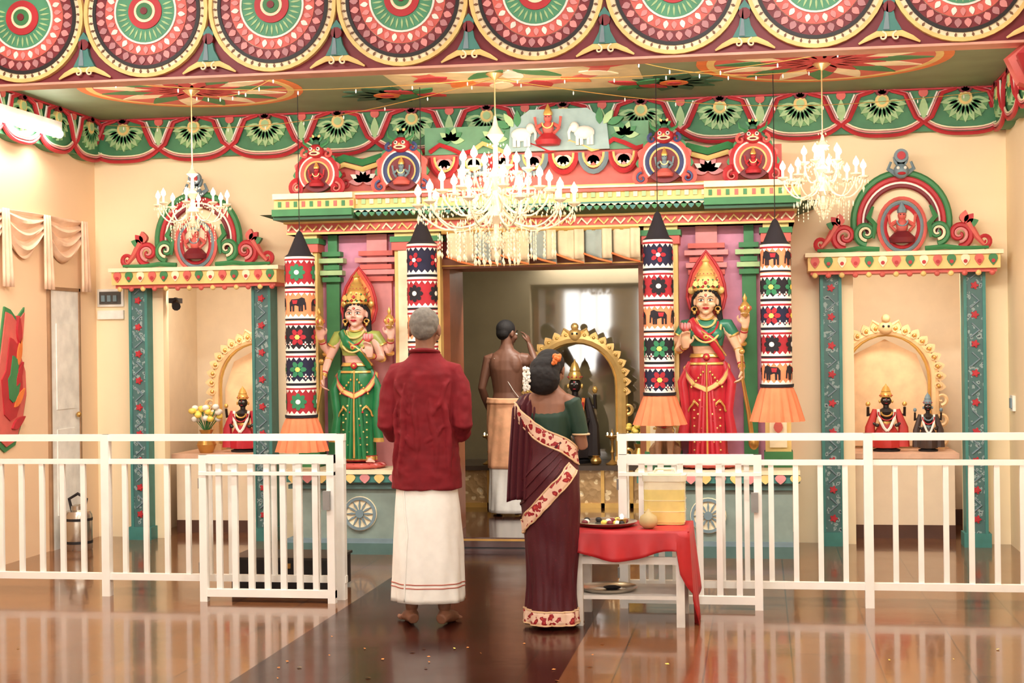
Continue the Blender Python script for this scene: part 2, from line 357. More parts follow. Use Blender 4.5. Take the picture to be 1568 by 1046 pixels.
def kudu(m,cx,z0,w,h,y,c1,c2,fig):
    r=w*.36; cz=z0+h*.38
    m.disc(cx,cz,r*1.02,y-.01,y+.05,DRED,24)
    a0,a1=-.75,pi+.75
    for rr,c,t,d in ((r*1.12,c1,.026,0),(r*.98,WHT,.014,-.012),(r*.86,c2,.022,-.01),(r*.73,YEL,.012,-.012)):
        m.tube(arc(cx,cz,rr,a0,a1,22,y+d),t*w/.38,c,6)
    for sg in (-1,1):
        ex=cx+sg*r*1.05; m.tube(spiral(ex+sg*.01,z0+.055,.062,.008,pi/2,(pi/2-sg*7.5),24,y-.02),[.022,.008],c1,6)
        m.tube(spiral(ex+sg*.01,z0+.055,.04,.006,pi/2,(pi/2-sg*6),18,y-.035),[.01,.005],c2,5)
        for k in range(4):
            a=pi/2-sg*(.35+k*.42); m.petal(cx,cz,a,r*1.12,r*1.42,.06*w/.38,y-.01,y+.02,(RED,GRN,SAL,GRN)[k],5)
    small_figure(m,cx,cz-r*.75,y-.03,1.0*w/.38*.62,fig,c1)
    fz=cz+r*1.28
    m.ell((cx,y-.03,fz),(.065*w/.38,.05,.055*w/.38),RED,12,8)
    m.ell((cx,y-.075,fz-.02),(.045*w/.38,.02,.018),CRM,8,6); m.ell((cx,y-.085,fz-.022),(.03*w/.38,.016,.008),DRED,8,6)
    for sg in (-1,1):
        m.ell((cx+sg*.028,y-.075,fz+.012),.015,WHT,8,6); m.ell((cx+sg*.028,y-.09,fz+.012),.007,BLK,6,5)
        m.tube([(cx+sg*.04,y-.04,fz+.03),(cx+sg*.09,y-.04,fz+.06),(cx+sg*.1,y-.03,fz+.1)],[.016,.004],GRN,6)
        m.tube(spiral(cx+sg*.085,fz-.02,.035,.006,pi/2,pi/2-sg*6,14,y-.03),[.013,.006],c2,6)
    m.ell((cx,y-.085,fz-.002),(.01,.014,.012),YEL,6,5)
    m.ell((cx,y-.02,fz+.06),(.03,.025,.03),DGRN,8,6)
    for i in range(5): m.petal(cx,fz+.07,pi/2+(i-2)*.5,0,.06,.03,y-.03,y-.01,(GRN,YEL)[i%2],4)
# ------------------------------------------------------------ central shrine facade
YW=-.002
m=MB()
PL=mat('plinth_blue_grey',(128,146,138)); PL2=mat('plinth_trim',(78,110,106))
for a,b,wx in ((-1.5,-.43,-1.0),(1.06,2.08,1.5)):
    m.box(a,b,-.8,YW,0,.6,PL); m.box(a-.04,b+(.04 if a>0 else 0),-.85,YW,0,.08,PL2); m.box(a-.04,b,-.84,YW,.08,.11,GBL)
    m.box(a-.03,b,-.83,YW,.47,.5,PL2); m.box(a-.05,b+(.05 if a>0 else 0),-.86,YW,.52,.58,TEAL); m.box(a-.06,b+(.05 if a>0 else 0),-.88,YW,.58,.61,CRM)
    n=int((b-a)/.1)
    for i in range(n+1): m.petal(a+.02+i*(b-a)/n,.585,-pi/2,0,.07,.07,-.875,-.85,PINK if i%2 else YEL,5)
    m.disc(wx,.29,.125,-.812,-.79,CRM,28); m.ring(wx,.29,.1,.12,-.826,-.8,GBL); m.disc(wx,.29,.03,-.83,-.8,GBL,14)
    for i in range(12): m.petal(wx,.29,2*pi*i/12,.02,.1,.014,-.824,-.8,GBL,2)
    m.box(a,b,-.45,YW,.6,2.33,LILAC)
for a,b in ((-.77,-.43),(1.06,1.3),(-1.5,-1.36),(1.9,2.08)):
    m.box(a,b,-.6,-.4,.6,2.33,YEL); m.box(a+.03,b-.03,-.615,-.6,.75,2.2,CRM)
    m.box(a-.015,b+.015,-.63,-.4,2.2,2.26,SAL); m.box(a-.025,b+.025,-.64,-.4,2.26,2.3,GRN); m.box(a-.01,b+.01,-.63,-.4,.6,.72,GRN)
    for i in range(9):
        m.petal((a+b)/2,.85+i*.15,pi/2,0,.1,.06,-.63,-.61,(SAL,PINK)[i%2],5)
for cx,c1,wd in ((-1.27,GRN,.05),(-.93,SAL,.11),(1.5,SAL,.11),(1.8,GRN,.05)):
    m.box(cx-wd,cx+wd,-.5,-.44,.6,2.0,c1 if wd<.06 else PINK)
    for k,(dz,e) in enumerate(((1.98,.02),(2.03,.035),(2.07,.01),(2.12,.045),(2.17,.02))): m.box(cx-wd-e,cx+wd+e,-.53-e*.5,-.44,dz,dz+.035,(c1,LGRN if c1==GRN else PINK)[k%2])
    m.box(cx-wd*.7,cx+wd*.7,-.5,-.44,2.0,2.33,PINK if c1!=GRN else GRN)
BR=mat('door_frame_brown',(150,85,52),rough=.4)
m.box(-.43,1.06,-.5,YW,2.1,2.33,DRED)
m.box(-.45,-.38,-.5,YW,.1,2.1,BR); m.box(1.01,1.08,-.5,YW,.1,2.1,BR); m.box(-.43,1.06,-.53,YW,2.06,2.13,BR); m.box(-.43,1.06,-.545,-.5,2.075,2.085,GOLD)
x0,x1=-1.58,2.12
def band(z0,z1,d,c,e=0): m.box(x0-e,x1+e,-.62-d,YW,z0,z1,c)
band(2.33,2.42,0,SAL); band(2.33,2.345,.02,YEL); band(2.41,2.425,.03,YEL,.02)
for i in range(31):
    x=x0+.06+i*.12
    m.tube([(x-.05,-.63,2.36),(x-.02,-.64,2.395),(x+.02,-.64,2.355),(x+.05,-.63,2.39)],.009,YEL if i%2 else CRM,5)
def prof(z0,z1,d0,d1,c):
    m.add([(x0-d0,-.62-d0,z0),(x1+d0,-.62-d0,z0),(x1+d1,-.62-d1,z1),(x0-d1,-.62-d1,z1),(x0-d0,YW,z0),(x1+d0,YW,z0),(x1+d1,YW,z1),(x0-d1,YW,z1)],[(0,1,2,3),(4,7,6,5),(0,3,7,4),(1,5,6,2),(3,2,6,7),(0,4,5,1)],c)
prof(2.425,2.47,.03,.16,DGRN); band(2.47,2.485,.18,CRM,.05); band(2.485,2.50,.16,TEAL,.04)
for i in range(74):
    x=x0-.02+i*.051; m.petal(x,2.485,-pi/2,0,.045,.04,-.80,-.76,(GRN,TEAL)[i%2],4)
band(2.50,2.53,.12,YEL,.03); band(2.53,2.575,.1,YEL,.02); band(2.575,2.6,.13,SAL,.04); band(2.6,2.615,.15,CRM,.05)
for i in range(62):
    x=x0+.0+i*.06; m.box(x,x+.03,-.735,-.7,2.535,2.57,CRM if i%2 else LGRN); 
for a,b in ((-1.62,-1.02),(1.5,2.16)):
    m.box(a,b,-.83,-.6,2.425,2.45,DGRN); m.box(a,b,-.86,-.6,2.45,2.5,GRN); m.box(a,b,-.80,-.6,2.5,2.575,YEL); m.box(a,b,-.84,-.6,2.575,2.615,CRM)
    for i in range(10): m.box(a+.03+i*.06,a+.055+i*.06,-.806,-.79,2.52,2.56,SAL if i%2 else GRN)
m.box(-1.5,2.04,-.5,YW,2.6,2.9,SAL); m.box(-.55,1.1,-.52,-.13,2.9,3.10,mat('parapet_green',(96,150,110))); m.box(-1.5,2.04,-.53,-.4,2.6,2.65,YEL)
for cx,c,s in ((-1.02,PINK,1),(1.52,PINK,1)):
    for i in range(7): m.petal(cx,2.72,pi*(i)/6,0,.11,.05,-.53,-.5,(c,WHT)[i%2],5)
    for sg in (-1,1): m.tube(spiral(cx+sg*.14,2.72,.06,.01,pi/2,pi/2-sg*7,20,-.52),[.018,.006],RED,6)
    m.tube([(cx-.28,-.52,2.84),(cx-.14,-.53,2.9),(cx,-.53,2.86),(cx+.14,-.53,2.9),(cx+.28,-.52,2.84)],.03,GRN,6); m.tube([(cx-.28,-.53,2.79),(cx-.14,-.54,2.85),(cx,-.54,2.81),(cx+.14,-.54,2.85),(cx+.28,-.53,2.79)],.02,YEL,6)
for i in range(7):
    cx=-.4+i*.22; c=(PINK,CRM,SAL)[i%3]
    m.tube(arc(cx,2.88,.1,pi,2*pi,10,-.535,1.4),.02,(RED,GBL)[i%2],6); m.tube(arc(cx,2.88,.075,pi,2*pi,10,-.54,1.4),.01,YEL,6)
    for j in range(5): m.petal(cx,2.86,-pi/2+(j-2)*.5,0,.09,.045,-.545,-.5,(c,WHT)[j%2],5)
for i in range(5):
    cx=-.35+i*.32
    m.tube([(cx-.16,-.53,2.92),(cx-.08,-.545,2.97),(cx,-.545,2.94),(cx+.08,-.545,2.90),(cx+.16,-.53,2.92)],.018,(RED,YEL)[i%2],6)
    if i not in (2,3):
        for j in range(6): m.petal(cx,3.0,pi*j/5,0,.1,.05,-.535,-.5,(LGRN,GRN)[j%2],5)
kudu(m,-1.33,2.61,.36,.42,-.66,RED,SAL,RED); kudu(m,1.84,2.61,.36,.42,-.66,RED,SAL,RED)
kudu(m,-.69,2.61,.4,.44,-.66,SAL,BLU,GBL); kudu(m,1.22,2.61,.4,.44,-.66,SAL,BLU,GBL)
m.prism([(.08,2.9),(.82,2.9),(.8,3.1),(.66,3.2),(.24,3.2),(.1,3.1)],-.56,-.5,mat('panel_sky',(150,178,178)))
small_figure(m,.38,2.93,-.6,.95,SAL,RED)
for sg,x in ((-1,.18),(1,.64)):
    m.ell((x,-.58,3.02),(.075,.03,.05),WHT,10,7); m.ell((x+sg*-.07,-.59,3.06),(.035,.03,.04),WHT,8,6)
    m.tube([(x-sg*.09,-.6,3.06),(x-sg*.11,-.6,3.02),(x-sg*.105,-.6,2.97)],[.014,.008],WHT,6)
    for d in (-.05,-.02,.03,.055): m.tube([(x+d,-.58,3.0),(x+d,-.58,2.93)],.013,WHT,6)
for sg in (-1,1):
    for k in range(3): m.petal(.45+sg*(.30+.03*k),3.08,pi/2-sg*.6*k,0,.12,.05,-.57,-.5,(GRN,LGRN,GRN)[k],5)
m.obj('shrine_facade')
# valance
m=MB(); VC=mat('valance_cream',(228,210,172),rough=.8); VG=mat('valance_grey',(158,172,166),rough=.8)
for i in range(7):
    xa=-.36+i*.2; 
    def g(u,v,xa=xa): return (xa+u*.2, -.66-.03*sin(u*pi)-.012*sin(u*4*pi), 2.31-v*(.17+.07*u))
    m.grid(g,10,6,VG if i%2 else VC)
    def g2(u,v,xa=xa): return (xa+.13+u*.07, -.70-.01*sin(u*pi*2), 2.315-v*(.21))
    m.grid(g2,6,4,VC)
    m.tube([(xa,-.7,2.14),(xa+.1,-.72,2.10),(xa+.2,-.7,2.075)],.007,ORG,5)
m.tube([(-.4,-.67,2.315),(1.03,-.67,2.315)],.012,GOLD,8)
m.obj('door_valance',solid=.003)
# ------------------------------------------------------------ side shrine frames
PAT=pat('pillar_pattern',(70,108,106),(140,160,158),(38,58,68),scale=26,thr=.36)
def niche(name,c,half):
    m=MB()
    for sg in (-1,1):
        a=c+sg*(half-.165)-.065; b=a+.13
        m.box(a,b,-.16,YW,0,2.0,PAT); m.box(a-.012,a+.01,-.17,YW,0,2.0,TEAL); m.box(b-.01,b+.012,-.17,YW,0,2.0,TEAL)
        m.box(a-.03,b+.03,-.19,YW,0,.1,TEAL)
        for k in range(9):
            z=.2+k*.21; m.disc((a+b)/2,z,.018,-.176,-.16,RED,8)
            for j in range(5): m.petal((a+b)/2,z,2*pi*j/5,.01,.03,.018,-.17,-.155,RED,3)
            m.tube([((a+b)/2-.03,-.165,z+.05),((a+b)/2+.03,-.165,z+.1),((a+b)/2-.02,-.165,z+.15)],.007,GBL,5)
    m.box(c-half+.23,c-half+.33,-.06,YW,0,2.0,WALL)
    m.box(c-half,c+half,-.28,YW,2.0,2.1,YEL); m.box(c-half-.02,c+half+.02,-.3,YW,2.1,2.13,CRM); m.box(c-half+.02,c+half-.02,-.25,YW,1.975,2.0,SAL)
    n=14
    for i in range(n):
        x=c-half+.05+(2*half-.1)*i/(n-1)
        m.petal(x,2.11,-pi/2,0,.09,.06,-.292,-.27,(SAL,GRN,CRM)[i%3],4); m.disc(x,2.05,.014,-.298,-.27,RED,8)
        m.ell((x,-.24,1.97),(.022,.02,.022),(YEL,SAL)[i%2],8,6)
    z0=2.13; y=-.2
    m.prism([(c-half+.1,z0),(c+half-.1,z0),(c+half-.15,z0+.05),(c+.32,z0+.12),(c+.28,z0+.4),(c,z0+.56),(c-.28,z0+.4),(c-.32,z0+.12),(c-half+.15,z0+.05)],-.12,-.02,WALL)
    for rr,cc,t in ((.335,GRN,.026),(.298,RED,.024),(.268,WHT,.012),(.248,DRED,.018)):
        m.tube(arc(c,z0+.22,rr,-.35,pi+.35,28,y+.04,1.05),t,cc,7)
    m.disc(c,z0+.18,.16,-.2,-.1,CRM,28,1.25)
    for rr,cc in ((.165,SAL),(.14,GBL),(.118,RED)): m.tube(arc(c,z0+.18,rr,0,2*pi,30,-.215,1.25),.014,cc,6)
    small_figure(m,c,z0+.06,-.23,.95,SAL,DRED,GBL)
    for sg in (-1,1):
        m.tube(spiral(c+sg*.25,z0+.14,.085,.01,-pi/2,-pi/2+sg*8.5,28,y),[.024,.01],GRN,7)
        m.tube(spiral(c+sg*.25,z0+.14,.055,.01,-pi/2,-pi/2+sg*7,20,y-.02),[.012,.006],CRM,6)
        m.tube(spiral(c+sg*.40,z0+.12,.095,.01,-pi/2,-pi/2+sg*8.5,28,y),[.026,.012],RED,7)
        m.tube(spiral(c+sg*.40,z0+.12,.06,.01,-pi/2,-pi/2+sg*7,20,y-.02),[.012,.006],PINK,6)
        m.tube([(c+sg*.46,y,z0+.2),(c+sg*.52,y,z0+.1),(c+sg*.57,y,z0+.04)],[.03,.015],SAL,7)
        m.tube(spiral(c+sg*.57,z0+.07,.05,.008,-pi/2,-pi/2+sg*8,20,y),[.02,.008],RED,6)
        m.tube([(c+sg*.16,y-.02,z0+.02),(c+sg*.3,y-.02,z0+.03),(c+sg*.42,y-.02,z0+.015),(c+sg*.6,y-.02,z0+.02)],[.02,.02,.018,.012],GRN,6)
        m.tube([(c+sg*.2,y,z0+.33),(c+sg*.235,y-.02,z0+.25),(c+sg*.19,y-.02,z0+.2),(c+sg*.2,y-.02,z0+.1)],[.01,.022,.02,.01],GRN,6)
        for k in range(3): m.petal(c+sg*.42,z0+.17,pi/2-sg*(.2+.5*k),.03,.12,.06,y-.02,y+.02,(SAL,RED,GRN)[k],5)
        m.tube([(c+sg*.03,y,z0+.56),(c+sg*.09,y,z0+.6),(c+sg*.07,y,z0+.65)],[.022,.01],GBL,6)
        m.ell((c+sg*.025,-.262,z0+.60),.012,WHT,8,6)
    m.ell((c,-.22,z0+.58),(.055,.05,.055),GBL,12,8); m.ell((c,-.26,z0+.56),(.03,.02,.012),RED,8,6)
    m.ring(c,z0+.69,.02,.05,-.24,-.2,GBL,0,2*pi,18); m.disc(c,z0+.69,.03,-.25,-.2,RED,12)
    for k in range(5): m.petal(c,z0+.6,pi/2+(k-2)*.28,.02,.1,.03,-.21,-.18,(GBL,DGRN)[k%2],4)
    m.obj(name)
niche('side_shrine_frame',-2.45,.67); niche('side_shrine_frame',2.89,.67)
# ------------------------------------------------------------ prabhavali arches & idols
CG=mat('arch_cream_gold',(238,195,140),rough=.5,metal=.05)
def prabha(name,x,y,z0,w,h,c,parent=None,rz=0,th=.035):
    m=MB(); r=w/2; zc=h-r
    m.T=Matrix.Translation((x,y,z0))@Matrix.Rotation(rz,4,'Z')
    P=[(-r,0,0),(-r,0,zc*.5)]+[(r*cos(pi-a*pi/16),0,zc+r*sin(a*pi/16)) for a in range(17)]+[(r,0,zc*.5),(r,0,0)]
    m.tube(P,th,c,8); m.tube([(a*.88,b-.01,cc*.97) for a,b,cc in P],.012,GOLD,6)
    for i in range(19):
        a=-.15+(pi+.3)*i/18; px,pz=r*cos(a)*1.0,zc+r*sin(a)
        m.petal(px,pz,a,.0,.085,.07,-.03,.03,c,5); m.ell((px+cos(a)*.03,-.03,pz+sin(a)*.03),.018,GOLD,8,6)
        m.tube(spiral(px+.02*cos(a),pz+.02*sin(a),.03,.006,a,a+6,12,-.035),[.009,.005],c,5)
    for sg in (-1,1):
        for k in range(3): m.tube(spiral(sg*r*1.12,.08+k*zc*.28,.05,.01,-pi/2,-pi/2+sg*7,16,-.01),[.018,.008],c,6)
        m.box(sg*r-.06,sg*r+.06,-.06,.06,0,.05,c)
    m.ell((0,-.03,h+.03),(.06,.04,.055),c,10,8); m.ell((0,-.05,h+.1),(.035,.03,.035),c,8,6)
    for sg in (-1,1): m.tube([(sg*.04,-.02,h+.04),(sg*.1,-.02,h+.08),(sg*.12,-.02,h+.03)],[.02,.008],c,6); m.ell((sg*.02,-.068,h+.04),.01,BLK,6,5)
    return m.obj(name)
def idol(name,x,y,z,s,skin,cloth,trim=GOLD,garl=WHT,wx=1):
    m=MB(); m.T=Matrix.Translation((x,y,z))@Matrix.Diagonal((s*wx,s,s,1))
    m.lathe([(.16,0),(.17,.03),(.12,.05),(.13,.08)],0,0,0,BLK,16)
    m.lathe([(.16,.06),(.17,.12),(.15,.3),(.1,.42),(.08,.48)],0,0,0,cloth,24,fold=lambda a,z:.08*sin(a*9))
    m.lathe([(.085,.44),(.09,.47),(.085,.5)],0,0,0,trim,16)
    m.lathe([(.075,.46),(.1,.58),(.12,.66),(.06,.71),(.035,.73),(.035,.77)],0,0,0,skin,14)
    m.ell((0,0,.84),(.065,.065,.085),skin,14,10); m.ell((0,-.07,.835),(.012,.018,.018),skin,6,5)
    for sg in (-1,1):
        m.ell((sg*.025,-.058,.855),(.014,.008,.008),WHT,8,5); m.ell((sg*.025,-.066,.855),(.006,.004,.007),BLK,6,4)
        m.tube([(sg*.11,0,.64),(sg*.18,-.02,.5),(sg*.13,-.12,.44)],[.035,.028,.02],skin,8); m.ell((sg*.12,-.14,.44),(.03,.03,.03),skin,8,6)
        m.tube([(sg*.11,.02,.65),(sg*.22,.0,.6),(sg*.22,-.04,.74)],[.03,.026,.018],skin,8); m.ell((sg*.22,-.04,.79),(.03,.03,.04),trim,8,6)
        m.ell((sg*.075,0,.83),(.015,.015,.03),trim,6,5)
        m.tube([(sg*.1,-.07,.7),(sg*.09,-.12,.55),(sg*.04,-.15,.4),(0,-.16,.34)],.02,garl,6)
        m.tube([(sg*.13,-.02,.70),(sg*.2,-.05,.4),(sg*.2,-.06,.08)],[.035,.06,.075],cloth,8)
    m.ell((0,-.066,.80),(.018,.008,.006),RED,8,5); m.disc(0,.875,.008,-.072,-.06,RED,8)
    m.lathe([(.07,.9),(.078,.92),(.07,.96),(.055,.99),(.06,1.0),(.035,1.07),(.012,1.1),(.001,1.13)],0,0,0,trim,14)
    for i in range(10): m.ell((.075*cos(i*pi/5),.075*sin(i*pi/5),.93),.01,RED,6,4)
    m.tube(arc(0,.66,.07,pi,2*pi,10,-.1,1),.014,trim,6); m.tube(arc(0,.66,.1,pi,2*pi,10,-.12,1.4),.012,RED,6)
    return m.obj(name)
BSK=mat('granite_black',(34,27,26),rough=.3)
for nm,x,ax in (('l',-2.42,-2.28),('r',2.88,2.84)):
    m=MB(); m.box(x-.42,x+.42,.3,.95,0,.6,NICHE); m.box(x-.45,x+.45,.27,.98,.6,.64,mat('marble_top',(225,180,150))); m.box(x-.42,x+.42,.29,.3,0,.1,mat('skirting_brown',(90,55,40)))
    m.obj('shrine_altar')
    prabha('shrine_arch',ax,.72,.641,.74,.92,CG)
    m=MB(); m.prism([(ax-.32,.66),(ax+.32,.66),(ax+.32,1.15),(ax+.24,1.38),(ax,1.5),(ax-.24,1.38),(ax-.32,1.15)],.8,.83,mat('arch_cloth_peach',(250,205,155),rough=.8)); m.obj('arch_backcloth')
idol('deity_idol',2.82,.5,.641,.46,BSK,mat('idol_cloth_red',(195,45,40)),wx=1.35)
idol('deity_idol',3.13,.5,.641,.4,BSK,mat('idol_cloth_dark',(70,52,45)),GBL,wx=1.1)
idol('deity_idol',-2.34,.5,.641,.48,BSK,mat('idol_cloth_crimson',(200,35,52)),wx=1.3)
def bouquet(name,x,y,z,s,c1,c2):
    m=MB(); m.lathe([(.04*s,0),(.06*s,.05*s),(.03*s,.11*s),(.045*s,.14*s)],x,y,z,BRASS,14)
    rnd=random.Random(3)
    for i in range(26):
        a=rnd.random()*6.28; r=rnd.random()**.5*.09*s; h=(.2+.08*rnd.random())*s
        px,py=x+r*cos(a),y+r*sin(a); m.tube([(x,y,z+.12*s),(px,py,z+h)],.003,GRN,4)
        m.ell((px,py,z+h),(.022*s,.022*s,.018*s),(c1,c2)[i%2],7,5)
    m.obj(name)
FY=mat('petal_yellow',(250,215,90)); 
bouquet('flower_vase',-2.62,.40,.641,1.35,FY,WHT)
bouquet('flower_vase',.84,1.56,.46,1.2,FY,FY)
EMB=pat('embossed_gold',(190,150,98),(240,212,160),(252,240,210),scale=14,thr=.34,rough=.35,metal=.3,bump=.8)
m=MB(); m.box(-.7,1.3,1.35,1.95,.1,.42,EMB); m.box(-.75,1.35,1.3,1.99,.42,.46,mat('altar_top',(75,58,45),rough=.3)); m.box(-.72,1.32,1.33,1.35,.1,.14,GOLD)
for i in range(9): m.box(-.7+i*.245,-.67+i*.245,1.33,1.35,.1,.42,GOLD)
m.obj('sanctum_altar')
GOLDB=mat('gold_bright',(238,190,110),rough=.3,metal=.4)
prabha('sanctum_arch',.28,1.7,.461,.80,1.08,GOLDB,th=.05)
idol('sanctum_deity',.28,1.62,.461,.8,BSK,mat('idol_cloth_black',(40,30,30)),GOLD,ORG)
FLM=mat('bulb_flame',(255,222,165),emit=9,noise=0)
def lamp(name,x,y,z,s):
    m=MB(); m.lathe([(.06,0),(.065,.01),(.03,.03),(.012,.05),(.012,.1),(.022,.12),(.012,.14),(.012,.22),(.03,.25),(.06,.26),(.065,.275),(.02,.265),(.008,.28),(.012,.3),(.001,.34)],0,0,0,BRASS,16)
    for k in range(3): a=k*2.1+.5; m.ell((.055*cos(a),.055*sin(a),.29),(.007,.007,.016),FLM,6,5)
    return m.obj(name,loc=(x,y,z),scale=s)
for x,y in ((-.45,1.42),(.62,1.40),(-.2,1.45),(1.0,1.40)): lamp('brass_oil_lamp',x,y,.461,.9)
def pot(name,x,y,z,s,c=BRASS):
    m=MB(); m.lathe([(.03,0),(.06,.02),(.07,.05),(.05,.085),(.035,.095),(.05,.11),(.045,.11),(.03,.095)],0,0,0,c,16); m.obj(name,loc=(x,y,z),scale=s)
for i,x in enumerate((-.32,-.05,.07,.48,.76)): pot('brass_pot',x,1.36+.03*(i%2),.461,.7)
# ------------------------------------------------------------ hanging thombai banners
SK=mat('banner_skirt_orange',(240,125,80),rough=.85); BO=mat('banner_orange',(240,140,92),rough=.85); BRd=mat('banner_red',(175,34,46),rough=.85); BK=mat('banner_black',(32,26,34),rough=.85); BG=mat('banner_green',(45,125,82),rough=.85); BW=mat('banner_white',(240,232,220),rough=.85)
def banner(x,y,zt,zc,zb,zs,seed,r=.104):
    m=MB()
    m.tube([(0,0,3.31-0),(0,0,zt)],.003,BLK,4)
    m.lathe([(.001,zt),(.02,zt-.02),(r*.8,zc+.02),(r*1.06,zc)],0,0,0,BK,20)
    H=zc-zb; cols=[NAVY,BRd,BO,BK] ; n=5; bh=H/n
    def W(a,z,d): return ((r+d)*sin(a/r),-(r+d)*cos(a/r),z)
    def poly(pts,c,d=.004,ctr=None):
        cx=sum(p[0] for p in pts)/len(pts); cz=sum(p[1] for p in pts)/len(pts)
        k=len(pts); ring=[]; mid=[]
        for i,p in enumerate(pts): ring.append(W(p[0],p[1],d)); mid.append(W((p[0]+cx)/2,(p[1]+cz)/2,d))
        vs=ring+mid+[W(cx,cz,d)]
        fs=[]
        for i in range(k):
            j=(i+1)%k; fs+=[(i,j,k+j,k+i),(k+i,k+j,2*k)]
        m.add(vs,fs,c)
    def flower(a,z,R,c,c2,np_=6):
        for i in range(np_):
            t=2*pi*i/np_; dx,dz=cos(t),sin(t)
            P=[(0.15,0),(.5,.28),(.85,.22),(1,0),(.85,-.22),(.5,-.28)]
            poly([(a+R*(u*dx-v*dz),z+R*(u*dz+v*dx)) for u,v in P],c)
        poly([(a+R*.28*cos(t*pi/4),z+R*.28*sin(t*pi/4)) for t in range(8)],c2,.007)
    def eleph(a,z,s,c,fl):
        body=[(-.5,-.1),(-.5,.15),(-.35,.35),(.1,.38),(.3,.48),(.5,.4),(.55,.1),(.4,-.02),(.2,-.1)]
        f=lambda L:[(a+fl*s*u,z+s*v) for u,v in L]
        poly(f(body),c)
        poly(f([(.45,.2),(.57,.15),(.6,-.32),(.5,-.34),(.47,.0)]),c)
        for q in (-.5,-.3,.1,.25): poly(f([(q,.0),(q+.14,.0),(q+.13,-.42),(q+.01,-.42)]),c)
        poly(f([(-.3,.3),(.05,.3),(.0,.05),(-.25,.05)]),BRd,.007)
    for b in range(n):
        z1=zc-b*bh; z0=z1-bh; c=cols[(b+seed)%4]
        m.lathe([(r,z0),(r,z1)],0,0,0,c,28)
        for zz,cc,hh in ((z1,BW,.016),(z1-.016,BRd,.014),(z0+.03,BW,.012),(z0+.018,BK,.012)):
            m.lathe([(r+.003,zz-hh),(r+.003,zz)],0,0,0,cc,28)
        for i in range(16):
            a=2*pi*i/16*r; poly([(a-.018,z1-.03),(a+.018,z1-.03),(a,z1-.052)],BW,.004); poly([(a-.018,z0+.03),(a+.018,z0+.03),(a,z0+.05)],BW,.004)
        zm=(z0+z1)/2
        for k in range(4):
            a=(k+.25*(seed%3)-.2)*2*pi*r/4
            if c is BO: eleph(a,zm,.11,BK,1 if seed%2 else -1)
            elif c is NAVY and b==0: flower(a,zm,.055,BRd,BW,5)
            elif c is BRd: flower(a,zm,.062,BK if b%2 else BG,BW,8); 
            else:
                flower(a,zm,.062,BG if b%2 else BRd,FY,6)
                for sg in (-1,1): flower(a+sg*.055,zm-.05,.02,BW,BRd,4)
    m.lathe([(r*.9,zb+.01),(r*1.1,zb-.01),(r*1.25,zb-.06),(r*1.75,zs)],0,0,0,SK,64,fold=lambda a,z:.07*sin(a*16)*(1 if z<zb-.02 else .3))
    m.lathe([(r+.012,zb-.0),(r+.014,zb+.02)],0,0,0,BK,24)
    m.obj('hanging_thombai_banner',loc=(x,y,0),sharp=60)
banner(-1.35,-1.06,2.33,2.14,1.0,.76,1); banner(-.46,-1.06,2.40,2.21,1.05,.82,0); banner(1.19,-1.06,2.40,2.20,1.14,.94,4,.1); banner(1.98,-1.06,2.33,2.15,1.19,.96,6,.1)
